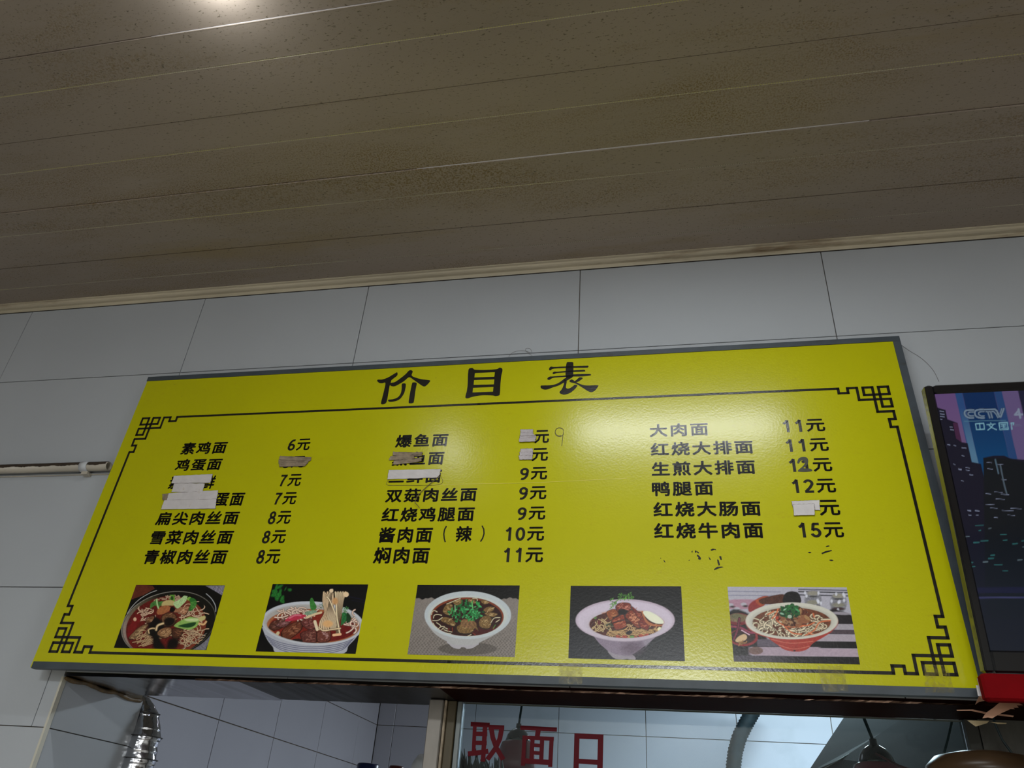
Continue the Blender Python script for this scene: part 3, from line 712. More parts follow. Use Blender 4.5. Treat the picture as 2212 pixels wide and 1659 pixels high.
inkshape([
 [[(1655,105),(1670,92),(1700,95),(1810,90),(1870,88),(1990,83),(2008,86),(2005,98),(1985,102),(1870,103),(1700,110),(1668,125),(1654,122)]],
 [[(1685,150),(1700,138),(1730,138),(1810,130),(1870,126),(1965,121),(1977,127),(1972,136),(1870,140),(1800,145),(1725,150),(1695,160)]],
 [[(1640,195),(1660,182),(1690,180),(1800,172),(1870,162),(2010,158),(2030,165),(2025,172),(1950,180),(1850,182),(1700,192),(1660,210),(1640,208)]],
 [[(1812,58),(1835,50),(1865,52),(1873,70),(1871,160),(1866,185),(1835,192),(1805,190),(1803,120)]],
 [[(1578,265),(1600,262),(1680,258),(1740,238),(1800,195),(1845,182),(1862,190),(1840,202),(1800,228),(1740,262),(1690,278),(1640,297),(1605,298),(1580,285)]],
 [[(1790,205),(1812,222),(1805,280),(1830,290),(1860,275),(1885,256),(1908,264),(1880,300),(1840,330),(1790,345),(1755,335),(1748,320),(1765,300),(1780,270),(1788,240)]],
 [[(1838,218),(1858,208),(1880,220),(1930,248),(1990,262),(2090,260),(2092,275),(2070,305),(2045,320),(2015,318),(1960,285),(1900,248),(1845,232)]],
 [[(1925,190),(1950,190),(1955,200),(1935,215),(1910,230),(1885,226),(1905,208)]]],C8,'title_lettering')
def arc(cx,cy,r,a0,a1,n=10): return [(cx+r*math.cos(math.radians(a0+(a1-a0)*i/n)),cy+r*math.sin(math.radians(a0+(a1-a0)*i/n))) for i in range(n+1)]
def inkstroke(paths, crop, name, matl, off=.0004, parent=board):
    ox, oy, s = crop; V = []; Fc = []
    for pts, wd_ in paths:
        a, b = ribbon2(pts, wd_); n = len(V); V += [buv(ox+p[0]/s, oy+p[1]/s) for p in a]; Fc += [tuple(i+n for i in q) for q in b]
    return bface(name, V, Fc, off, matl, parent)
inkstroke([([(828,1241),(815,1265),(810,1295),(813,1325),(820,1350)],9)],C2,'dish_lettering',M_INK)
inkstroke([([(1068,1238),(1080,1262),(1082,1292),(1073,1322),(1058,1346)],9)],C2,'dish_lettering',M_INK)
# scraps of a peeled-off last line
inkshape([[[(1487,1340),(1505,1335),(1518,1338),(1505,1344),(1490,1346)]],[[(1455,1390),(1485,1376),(1530,1368),(1532,1374),(1500,1384),(1460,1398)]],[[(1355,1386),(1368,1381),(1385,1384),(1372,1392)]],
  [[(1513,1438),(1530,1437),(1545,1443),(1530,1448),(1515,1445)]],[[(652,1367),(668,1358),(690,1362),(694,1370),(680,1366),(660,1374)]],[[(638,1415),(650,1428),(656,1442),(645,1436)]],
  [[(715,1415),(730,1412),(736,1440),(724,1438)]],[[(700,1490),(735,1488),(748,1492),(715,1500),(680,1514),(676,1508)]],[[(700,1435),(712,1440),(722,1475),(712,1482),(704,1460)]],
  [[(540,1370),(552,1375),(548,1390),(540,1384)]],[[(556,1400),(572,1410),(585,1428),(578,1440),(562,1432),(566,1420),(554,1412)]],[[(552,1375),(570,1385),(566,1394),(553,1384)]],
  [[(492,1442),(505,1438),(500,1446)]],[[(515,1378),(524,1372),(520,1392)]],[[(310,1438),(322,1447),(328,1460),(318,1454)]],[[(288,1422),(296,1428),(292,1432)]]],C3,'peeled_lettering',smooth=False)['kind'] = 'stuff'
# handwriting
inkstroke([(arc(1592,606,30,-20,-330,16)+[(1618,592),(1614,640),(1607,700)],4),(arc(1590,604,27,-40,-300,12),3)],C2,'pencil_figure',M_PENCIL,.0005)
inkshape([[[(1280,735),(1292,705),(1320,695),(1350,700),(1360,725),(1350,755),(1325,775),(1375,780),(1388,795),(1340,803),(1290,800),(1288,790),(1318,765),(1335,740),(1325,722),(1305,722),(1292,742)]]],C3,'marker_figure',M_MARKER,off=.0006)
# faint crease in the film
inkstroke([([(720,962),(1050,955),(1370,950),(1700,935),(2050,918)],2.2)],C2,'film_crease',mat('film_crease',(0.72,0.66,0.10),0.3),.0005)
# ---- printed food photographs
def sm(d, s): return np.clip(0.5-d/s,0,1)
class Paint:
    def __init__(s, X, Y, bg, seed=0):
        s.X, s.Y = X, Y; s.C = np.zeros(X.shape+(3,))+np.array(srgb(*bg)); s.r = np.random.RandomState(seed)
        s.soft = 9.0
    def put(s, m_, col, tex=0.0, shade=None):
        c = np.array(srgb(*col))*np.ones(s.C.shape)
        if tex: c = c*(1+tex*s.noise(26))[...,None]
        if shade is not None: c = c*shade[...,None]
        s.C = s.C*(1-m_[...,None])+c*m_[...,None]
    def noise(s, sc):
        k = s.r.uniform(0,6.28,8); a = s.r.uniform(0,3.14,8); out = 0
        for i in range(8):
            f_ = (1+.5*i)/sc*2; out = out+np.sin((s.X*np.cos(a[i])+s.Y*np.sin(a[i]))*f_+k[i]+2*np.sin(s.Y*f_*.6+k[i]))
        return out/4
    def ell(s, cx, cy, rx, ry, col, ang=0, soft=None, tex=0, a=1, shade=0):
        t = math.radians(ang); x = (s.X-cx)*math.cos(t)+(s.Y-cy)*math.sin(t); y = -(s.X-cx)*math.sin(t)+(s.Y-cy)*math.cos(t)
        d = (np.sqrt((x/rx)**2+(y/ry)**2)-1)*min(rx,ry); sh = None
        if shade: sh = 1-shade*np.clip(y/ry,-1,1)
        s.put(sm(d, soft or s.soft)*a, col, tex, sh)
    def poly(s, P_, col, soft=None, tex=0, a=1, smooth=True):
        P_ = spline(P_,4) if smooth else [np.array(p,float) for p in P_]
        P_ = np.array(P_); n = len(P_); so = soft or s.soft
        lo = P_.min(0)-so; hi = P_.max(0)+so
        bb = (s.X > lo[0])&(s.X < hi[0])&(s.Y > lo[1])&(s.Y < hi[1]); X = s.X[bb]; Y = s.Y[bb]
        if X.size == 0: return
        ins = np.zeros(X.shape,bool); dd = np.full(X.shape,1e9)
        for i in range(n):
            x0,y0 = P_[i]; x1,y1_ = P_[(i+1) % n]
            c = ((y0 > Y) != (y1_ > Y)); den = (y1_-y0) if abs(y1_-y0) > 1e-9 else 1e-9
            ins ^= c & (X < (x1-x0)*(Y-y0)/den+x0)
            L2 = (x1-x0)**2+(y1_-y0)**2+1e-9; t = np.clip(((X-x0)*(x1-x0)+(Y-y0)*(y1_-y0))/L2,0,1)
            dd = np.minimum(dd,(X-x0-t*(x1-x0))**2+(Y-y0-t*(y1_-y0))**2)
        d = np.sqrt(dd)*np.where(ins,-1,1); m_ = np.zeros(s.X.shape); m_[bb] = sm(d,so)*a
        s.put(m_, col, tex)
    def body(s, P_, col, **k):
        s.poly([tuple(q) for q in spline(P_,5,False)], col, smooth=False, **k)
    def line(s, P_, wd_, col, soft=None, a=1, hi=None, smooth=True):
        P_ = np.array(spline(P_,4,False) if smooth and len(P_) > 2 else P_,float); so = soft or s.soft*.8
        lo = P_.min(0)-wd_-so; h = P_.max(0)+wd_+so
        bb = (s.X > lo[0])&(s.X < h[0])&(s.Y > lo[1])&(s.Y < h[1]); X = s.X[bb]; Y = s.Y[bb]
        if X.size == 0: return
        dd = np.full(X.shape,1e9)
        for (x0,y0),(x1,y1_) in zip(P_[:-1],P_[1:]):
            L2 = (x1-x0)**2+(y1_-y0)**2+1e-9; t = np.clip(((X-x0)*(x1-x0)+(Y-y0)*(y1_-y0))/L2,0,1)
            dd = np.minimum(dd,(X-x0-t*(x1-x0))**2+(Y-y0-t*(y1_-y0))**2)
        d = np.sqrt(dd)
        m_ = np.zeros(s.X.shape); m_[bb] = sm(d-wd_/2-so*.3,so)*a
        if hi is not None: s.put(m_, tuple(c*.55 for c in col)); m_ = np.zeros(s.X.shape); m_[bb] = sm(d-wd_*.3,so)*a; s.put(m_, hi); return
        s.put(m_, col)
    def noodles(s, n, cx, cy, rx, ry, wd_, col, hi=None, ln=150, ang=None, curl=1.0, clip=None):
        for _ in range(n):
            t = s.r.uniform(0,6.28); q = math.sqrt(s.r.uniform(0,1)); x = cx+rx*q*math.cos(t); y = cy+ry*q*math.sin(t)
            an = s.r.uniform(0,6.28) if ang is None else math.radians(ang)+s.r.uniform(-.4,.4); P_ = [(x,y)]; k = s.r.uniform(-1,1)*curl
            for i in range(5):
                an += k*.6; x += math.cos(an)*ln/5; y += math.sin(an)*ln/5*.7; P_.append((x,y))
            j = s.r.uniform(-14,14); s.line(P_,wd_*s.r.uniform(.8,1.2),tuple(np.clip(np.array(col)+j,0,255)),hi=hi)
    def mottle(s, m_, col, sc, amt): s.put(m_*np.clip(s.noise(sc)*amt,0,1), col)
    def inell(s, cx, cy, rx, ry, ang=0):
        t = math.radians(ang); x = (s.X-cx)*math.cos(t)+(s.Y-cy)*math.sin(t); y = -(s.X-cx)*math.sin(t)+(s.Y-cy)*math.cos(t)
        return sm((np.sqrt((x/rx)**2+(y/ry)**2)-1)*min(rx,ry),10)
    def chunk(s, P_, col, hi, n=9):
        s.poly(P_,tuple(c*.35 for c in col),soft=20)
        P2 = np.array(P_,float); c = P2.mean(0); s.poly([tuple(c+(p-c)*.90-np.array([0,4])) for p in P2],col,tex=.45)
        lo, h = P2.min(0), P2.max(0)
        for _ in range(n):
            a = c+(P2[s.r.randint(len(P2))]-c)*s.r.uniform(.1,.75); an = s.r.uniform(-.9,.5); l = s.r.uniform(.08,.22)*max(h-lo)
            s.line([tuple(a),(a[0]+l*math.cos(an),a[1]+l*math.sin(an))],6,hi,a=.75)
    def leafy(s, cx, cy, r, n, cols, asp=.7):
        for _ in range(n):
            t = s.r.uniform(0,6.28); q = r*math.sqrt(s.r.uniform(0,1)); x = cx+q*math.cos(t); y = cy+q*asp*math.sin(t)
            an = s.r.uniform(0,180); w_ = r*s.r.uniform(.10,.22); s.ell(x,y,w_*1.5,w_*.7,cols[s.r.randint(len(cols))],an,soft=7)
def restore(pt, C0, m_): pt.C = C0*(1-m_[...,None])+pt.C*m_[...,None]
def paint1(pt):
    pt.poly([(480,60),(760,90),(805,140),(600,260),(330,360),(100,900),(60,1000),(150,400)],(88,36,20),smooth=False,tex=.2)
    pt.poly([(1740,90),(2110,85),(2050,270),(1900,180)],(112,108,122),smooth=False,tex=.5)
    pt.poly([(1505,1200),(1790,950),(1900,900),(1735,1272),(1510,1260)],(105,104,112),smooth=False,tex=.3)
    pt.ell(1065,790,905,600,(14,13,9),-14,soft=16)
    pt.ell(1055,790,880,580,(135,130,120),-14,soft=8); pt.ell(1062,793,872,574,(18,16,11),-14,soft=14)
    base = pt.inell(1062,793,860,568,-14)
    left = base*np.clip((900-pt.X)/500,0,1); pt.put(left*.95,(98,88,66),tex=.15); pt.put(base*np.clip((500-pt.X)/250,0,1)*np.clip((pt.Y-500)/300,0,1)*.8,(140,122,112))
    C0 = pt.C.copy()
    soup = pt.inell(1010,850,745,560,-14); pt.put(soup,(92,16,10),tex=.35)
    pt.put(soup*np.clip((pt.X-1150)/300,0,1)*.5,(130,60,30))
    pt.noodles(34,1480,650,190,210,17,(176,140,108),hi=(205,170,138),ln=190,curl=1.2)
    pt.noodles(40,1450,1050,260,150,17,(165,132,98),hi=(196,164,126),ln=210,curl=1.3)
    pt.noodles(14,1100,330,240,50,17,(150,122,98),ln=160); pt.noodles(18,630,620,120,90,18,(176,138,110),hi=(206,170,140),ln=170,curl=1.5)
    pt.noodles(30,600,1110,210,100,15,(150,112,74),hi=(190,155,112),ln=260,ang=-35,curl=.3)
    pt.poly([(300,1000),(330,850),(420,700),(500,600),(560,680),(440,900),(340,1050)],(110,10,12)); pt.ell(440,705,30,35,(190,150,120))
    pt.poly([(700,760),(760,640),(900,700),(1000,820),(900,1050),(1000,1240),(780,1240),(760,1050),(660,960)],(14,9,7),soft=50)
    pt.chunk([(330,1030),(480,880),(620,800),(700,790),(640,880),(520,980),(420,1070),(330,1080)],(112,84,54),(170,140,98),22)
    pt.chunk([(640,720),(760,640),(800,680),(740,760),(660,780)],(105,66,42),(160,120,85),8)
    pt.chunk([(920,690),(960,620),(1080,580),(1190,620),(1210,720),(1150,820),(1040,850),(960,820)],(98,64,38),(165,118,80),14)
    pt.poly([(980,700),(1100,660),(1180,720),(1120,820),(1000,830)],(20,13,9),soft=40)
    pt.chunk([(840,970),(900,890),(1040,850),(1120,880),(1110,980),(1010,1060),(900,1030)],(120,82,50),(180,140,95),18)
    pt.poly([(840,580),(880,500),(1000,450),(1090,480),(1080,540),(980,600),(880,620)],(150,88,46),soft=16,tex=.15)
    pt.chunk([(1140,580),(1200,500),(1330,480),(1440,460),(1420,560),(1350,640),(1250,590)],(140,92,62),(190,145,110),14)
    pt.chunk([(1120,900),(1200,860),(1330,890),(1310,980),(1240,1070),(1130,1050)],(70,38,22),(140,90,58),10)
    pt.poly([(1090,500),(1130,470),(1180,520),(1140,570),(1080,560)],(12,10,8)); pt.poly([(1080,1060),(1250,1080),(1200,1240),(1020,1240)],(16,9,7),soft=60)
    pt.line([(700,960),(690,900),(760,870),(840,880)],34,(160,130,88),hi=(186,158,112)); pt.line([(830,900),(860,820),(960,780)],50,(168,138,96),hi=(192,166,120))
    pt.poly([(730,420),(800,370),(840,330),(870,380),(960,370),(940,440),(900,460),(870,500),(820,450),(760,480),(720,520)],(60,112,46),tex=.4)
    pt.line([(840,340),(850,430),(870,500)],22,(150,178,120))
    pt.poly([(1060,240),(1110,205),(1165,250),(1170,330),(1170,390),(1110,390),(1075,320),(1110,290)],(88,142,38),tex=.2); pt.ell(1120,320,26,40,(30,70,24))
    pt.poly([(960,380),(1090,350),(1180,390),(1160,450),(1000,450),(930,460)],(168,150,92),soft=16)
    pt.poly([(1150,400),(1260,340),(1390,230),(1425,235),(1400,300),(1380,370),(1300,450),(1230,505),(1180,480)],(150,178,122),tex=.2)
    pt.poly([(1390,330),(1440,290),(1480,320),(1430,360)],(110,160,50))
    pt.poly([(1440,330),(1520,315),(1575,380),(1560,460),(1500,530),(1450,560),(1430,520),(1460,430)],(40,104,34),tex=.3)
    for k in range(5): pt.line([(1470,400+k*26),(1560,380+k*26)],5,(90,150,60))
    pt.poly([(1160,820),(1260,740),(1440,660),(1500,670),(1600,690),(1620,760),(1560,850),(1450,895),(1370,890),(1200,850)],(122,160,72),tex=.15)
    pt.poly([(1230,830),(1400,780),(1560,760),(1520,830),(1400,860)],(24,66,28),soft=14); pt.poly([(1360,700),(1600,690),(1580,740),(1400,740)],(170,186,128),soft=20)
    pt.poly([(1600,690),(1700,640),(1740,660),(1720,710),(1650,740)],(170,160,100),soft=12); pt.line([(1620,780),(1700,800),(1750,750)],30,(190,150,100))
    restore(pt,C0,pt.inell(1040,830,800,560,-14))
    pt.line([(300,600),(380,480),(520,340),(700,230),(840,175)],7,(150,150,150)); pt.line([(1750,235),(1850,330),(1920,460),(1925,560)],9,(150,152,155)); pt.line([(1310,1250),(1550,1110),(1760,960)],6,(110,108,100))
def bowlrim(pt, cx, cy, rx, ry, colA, ang=0): pt.ell(cx,cy,rx,ry,colA,ang)
def paint2(pt):
    for x,y,rx,ry,a in [(470,150,18,60,20),(520,150,60,22,-30),(540,220,22,40,10),(510,290,50,40,-40),(480,330,40,60,0),(570,360,30,60,20),(580,400,28,35,-30),(440,230,50,40,0),(420,290,50,30,-20),(705,198,32,24,0),(630,180,22,8,-60)]:
        pt.ell(x,y,rx,ry,(26,105,34),a,soft=22,tex=.3)
    pt.line([(1750,320),(2040,380)],14,(14,14,34)); pt.line([(1800,380),(2040,430)],10,(12,12,28))
    pt.body([(215,860),(290,1050),(400,1200),(560,1330),(1580,1340),(1750,1180),(1900,1010),(1960,800),(1100,700),(400,750)],(150,152,162),soft=10)
    for k in range(5):
        pt.line([(270+28*k,1000+40*k),(500+20*k,1120+38*k),(900,1200+34*k),(1300,1200+33*k),(1700-20*k,1120+36*k),(1900-40*k,990+45*k)],9,(92,94,118))
    pt.ell(1110,790,905,385,(166,170,178),3); pt.ell(1110,800,860,340,(150,146,142),3,soft=30)
    C0 = pt.C.copy()
    soup = pt.inell(1120,840,815,300,2); pt.put(soup,(120,28,10),tex=.25); pt.put(soup*np.clip((pt.X-1250)/300,0,1),(100,10,8),tex=.15)
    pt.put((soup-pt.inell(1120,850,770,275,2)).clip(0,1)*.8,(160,95,50))
    pt.noodles(26,760,600,260,60,30,(190,150,130),hi=(205,178,160),ln=240,curl=1.3)
    pt.noodles(12,1850,760,90,110,34,(190,150,130),hi=(205,175,158),ln=200,curl=1.2)
    pt.chunk([(330,860),(400,760),(560,720),(700,740),(600,860),(450,920),(360,900)],(80,42,30),(140,90,80),12)
    pt.chunk([(450,840),(560,760),(740,740),(620,860)],(100,58,55),(150,105,105),8)
    pt.chunk([(550,960),(620,860),(760,780),(900,750),(940,820),(900,930),(760,1040),(660,1100),(560,1040)],(98,48,28),(150,95,65),18)
    pt.chunk([(900,760),(1060,690),(1130,760),(1170,860),(1080,920),(940,850)],(100,46,40),(150,95,90),12)
    pt.chunk([(900,960),(1080,900),(1170,900),(1190,1100),(1140,1140),(940,1140),(900,1060)],(92,44,36),(150,100,85),18)
    pt.chunk([(1180,960),(1260,920),(1410,910),(1440,1020),(1390,1120),(1200,1130)],(104,52,40),(165,125,120),16)
    pt.poly([(700,1100),(850,1060),(930,1100),(900,1140),(760,1130)],(30,18,16)); pt.line([(500,960),(450,1030)],50,(176,158,120))
    pt.poly([(620,745),(720,660),(840,625),(960,640),(990,665),(880,720),(720,750)],(170,26,58),soft=8); pt.line([(700,700),(800,650),(900,650)],22,(200,110,130),a=.6)
    pt.poly([(1100,340),(1150,430),(1180,500),(1150,550),(1080,550),(1060,400)],(50,118,46),tex=.25); pt.leafy(1260,480,55,14,[(30,84,30),(50,110,44)])
    pt.poly([(970,600),(1060,570),(1160,560),(1180,600),(1060,650),(980,640)],(110,138,112),tex=.3); pt.leafy(1690,540,60,16,[(32,96,36),(60,130,60)]); pt.poly([(1640,600),(1720,620),(1740,720),(1650,800),(1610,830),(1620,700)],(30,100,48),tex=.4)
    pt.poly([(1720,600),(1790,680),(1770,760),(1710,780)],(22,52,26)); pt.leafy(1100,660,70,8,[(190,170,140)],.3)
    for k in range(8): pt.line([(1310+k*22,240+ (k%3)*20),(1300+k*24,400),(1330+k*18,600),(1250+k*30,760),(1230+k*40,900)],36,(186,150,108),hi=(205,176,138))
    for k in range(9): pt.line([(1460-k*12,195+k*16),(1420,400),(1380+k*16,620),(1400+k*20,760),(1440+k*18,900)],34,(190,158,118),hi=(212,186,150))
    for k in range(9): pt.line([(1690-k*22,240+(k%2)*14),(1640-k*14,400),(1600-k*8,640),(1560,800),(1540+k*6,960)],36,(188,156,114),hi=(214,188,150))
    pt.ell(1700,280,50,46,(205,176,138)); pt.ell(1440,215,34,32,(208,180,145)); pt.ell(1510,400,50,60,(180,132,80),soft=30)
    pt.ell(1380,800,90,60,(196,148,92),soft=30); pt.line([(1010,690),(1120,640),(1260,600)],34,(190,168,130)); pt.line([(1150,760),(1190,900)],48,(200,182,150)); pt.line([(1480,1000),(1600,985)],40,(205,160,118))
    pt.line([(1220,860),(1300,920),(1450,900),(1600,880)],30,(196,160,120),hi=(210,180,140))
    m_ = pt.inell(1115,810,830,330,3); m2 = sm(pt.Y-800,4)*pt.inell(1380,500,500,500); restore(pt,C0,np.maximum(m_,m2))
def paint3(pt):
    cloth = np.clip((pt.Y-345-12*np.sin(pt.X/45)-8*np.sin(pt.X/17))/14,0,1); pt.put(cloth,(118,110,104))
    wv = (np.sin(pt.X/9.5+1.2*np.sin(pt.Y/31))*np.sin(pt.Y/10.5)); pt.put(cloth*np.clip((pt.Y-600)/500,0,1)*np.clip(wv*.8+.1,0,1)*.8,(70,64,56))
    pt.put(cloth*pt.inell(1150,1240,520,110)*.6,(62,56,50))
    pt.poly([(810,1110),(830,1170),(900,1225),(1000,1245),(1040,1215),(1100,1220),(1140,1245),(1230,1230),(1300,1190),(1320,1140)],(150,146,152),soft=8)
    pt.body([(400,740),(470,860),(600,1000),(780,1110),(900,1170),(1250,1175),(1400,1110),(1650,980),(1840,830),(1910,700)],(150,150,150),soft=8,tex=.04)
    pt.ell(1152,645,766,423,(160,168,172),0); pt.ell(1148,665,700,360,(168,174,170),0,soft=24)
    C0 = pt.C.copy(); soup = pt.inell(1140,675,650,345); pt.put(soup,(44,12,8),tex=.35); pt.put((soup-pt.inell(1140,690,620,325)).clip(0,1),(120,50,20)); pt.put(soup*pt.inell(1500,930,260,90)*.8,(70,10,8))
    tan = (112,84,42); th = (168,140,92)
    for P_ in ([(760,470),(860,440),(900,520),(860,640),(800,660),(700,590)],[(880,400),(1020,360),(1050,440),(940,480)],[(1150,370),(1270,370),(1300,440),(1180,450)],[(1380,390),(1490,380),(1520,440),(1430,460)],
               [(1420,560),(1500,500),(1620,510),(1600,580),(1480,600)],[(1440,610),(1600,600),(1690,640),(1600,690),(1500,670)],[(1340,760),(1400,680),(1480,650),(1580,700),(1560,860),(1480,900),(1360,860)],
               [(660,740),(700,680),(840,700),(950,800),(900,850),(760,800)],[(940,860),(1020,800),(1100,720),(1250,740),(1360,930),(1290,880),(1230,960),(1120,985),(980,960)]): pt.chunk(P_,tan,th,9)
    pt.poly([(1030,760),(1100,720),(1250,745),(1310,830),(1220,880),(1060,850)],(120,86,50),tex=.5,soft=20)
    for q in ([(510,640),(520,590),(560,565),(610,590)],[(545,700),(560,650),(620,635),(690,650)],[(530,740),(620,740),(700,690)],[(600,780),(670,830),(660,860)],[(630,890),(680,850),(740,850)],[(690,900),(740,870),(790,890)],[(730,905),(800,930),(870,945)],[(760,960),(850,975)],[(1560,780),(1620,700),(1720,690)],[(1650,770),(1710,730)],[(1150,1020),(1210,990)],[(1240,350),(1310,350),(1320,390)],[(780,450),(900,400),(1020,350)],[(540,790),(570,840),(610,870)]):
        pt.line(q,16,(170,156,120),hi=(196,184,150))
    for q in ([(820,880),(810,930)],[(880,870),(880,930)],[(1240,960),(1290,1000)],[(1600,900),(1640,820)]): pt.line(q,8,(130,40,16))
    for x,y,r in ((900,600,100),(1000,560,120),(1120,520,130),(1250,500,130),(1330,600,110),(1150,640,130),(980,700,90),(1330,640,90),(1240,660,110)): pt.leafy(x,y,r,16,[(18,110,50),(34,136,64),(60,158,90),(12,84,36)],.75)
    pt.leafy(1090,400,60,10,[(18,100,46),(30,120,60)]); pt.line([(925,470),(930,580)],14,(110,160,110)); pt.line([(1225,410),(1240,520)],14,(90,170,90)); pt.ell(1380,550,50,40,(30,14,10))
    pt.line([(1600,880),(1640,820)],10,(60,120,50))
    restore(pt,C0,soup)
def paint4(pt):
    pt.put(np.clip((pt.Y-500)/900,0,1),(20,22,30),tex=.5)
    pt.poly([(790,1240),(800,1300),(880,1370),(1000,1390),(1100,1380),(1250,1395),(1180,1300)],(128,120,130),soft=8)
    pt.body([(500,960),(600,1090),(720,1200),(800,1260),(950,1310),(1150,1320),(1320,1220),(1480,1100),(1620,980),(1700,900)],(118,104,122),soft=8,tex=.04)
    pt.ell(1190,1190,190,110,(76,56,74),soft=120,a=.7); pt.poly([(1380,1060),(1560,1010),(1480,1120),(1435,1165)],(128,120,134),soft=30,a=.7,smooth=False)
    pt.ell(1070,695,877,372,(158,142,158)); pt.ell(1065,700,850,345,(176,164,180),soft=26); pt.ell(1080,780,700,280,(164,154,166),soft=60)
    C0 = pt.C.copy(); pt.ell(1080,765,668,252,(170,110,70),soft=30); soup = pt.inell(1080,768,650,245); pt.put(soup,(70,24,12),tex=.5)
    pt.noodles(26,650,770,130,110,17,(150,120,76),hi=(190,160,110),ln=200,ang=60,curl=.8)
    pt.noodles(30,1000,920,330,50,15,(160,116,64),hi=(196,156,96),ln=260,ang=8,curl=.4); pt.noodles(22,1400,900,230,50,15,(160,110,60),hi=(200,160,100),ln=200,ang=-12,curl=.5)
    pt.noodles(10,1170,860,80,40,15,(160,120,70),hi=(196,156,100),ln=200,curl=1.8)
    for x,y in ((1060,990),(1250,1000),(1350,970),(1440,965),(950,990)): pt.ell(x,y,48,26,(150,54,36),s_(x),tex=.3)
    pt.ell(1190,990,44,24,(92,130,60)); pt.leafy(800,810,80,14,[(28,44,28),(40,60,34)]); pt.ell(610,740,34,40,(96,30,26)); pt.ell(540,650,26,26,(86,116,60)); pt.ell(1140,915,60,34,(30,20,20),-20)
    pt.chunk([(900,440),(960,390),(1080,380),(1160,400),(1190,480),(1150,540),(1080,520),(960,600),(900,500)],(110,40,24),(180,110,90),22)
    pt.chunk([(730,570),(800,510),(900,500),(960,600),(860,640),(840,690),(790,700)],(130,64,26),(170,110,60),6); pt.poly([(960,500),(1110,520),(1060,600),(960,590)],(18,8,6),soft=16)
    pt.chunk([(1060,610),(1130,530),(1230,490),(1300,560),(1350,700),(1350,840),(1270,840),(1160,730),(1080,660)],(120,46,20),(196,130,90),28)
    pt.chunk([(1190,450),(1290,540),(1400,660),(1380,700),(1290,640),(1200,520)],(104,26,18),(160,80,50),8)
    pt.chunk([(1300,740),(1370,660),(1450,670),(1500,780),(1480,880),(1400,860),(1330,820)],(110,32,20),(170,90,60),10)
    pt.chunk([(820,700),(920,640),(1030,590),(1060,640),(1100,790),(1060,840),(900,880),(850,780)],(124,44,18),(180,100,60),16); pt.line([(860,740),(1040,690)],22,(66,18,10))
    pt.poly([(1360,560),(1390,540),(1440,680),(1560,760),(1740,780),(1700,800),(1560,800),(1440,740)],(160,90,46),soft=10)
    pt.poly([(1385,545),(1480,535),(1600,590),(1720,680),(1745,750),(1640,755),(1520,710),(1420,620)],(196,200,178),soft=9); pt.ell(1570,650,110,50,(206,206,176),32,soft=60); pt.ell(1675,850,30,36,(206,200,150),30)
    gr = [(60,110,34),(84,140,44),(46,90,28)]
    for x,y,r in ((860,360,60),(880,400,50),(830,440,40),(990,260,50),(980,310,45),(1130,250,70),(1100,290,70),(1170,290,50)): pt.leafy(x,y,r,16,gr,.9)
    pt.line([(800,490),(870,420),(950,330),(1040,320)],10,(96,140,70))
    m_ = np.maximum(soup, np.maximum(pt.inell(1060,500,420,330), pt.inell(1560,680,230,150))); restore(pt,C0,m_)
def s_(x): return (x*37) % 60-30
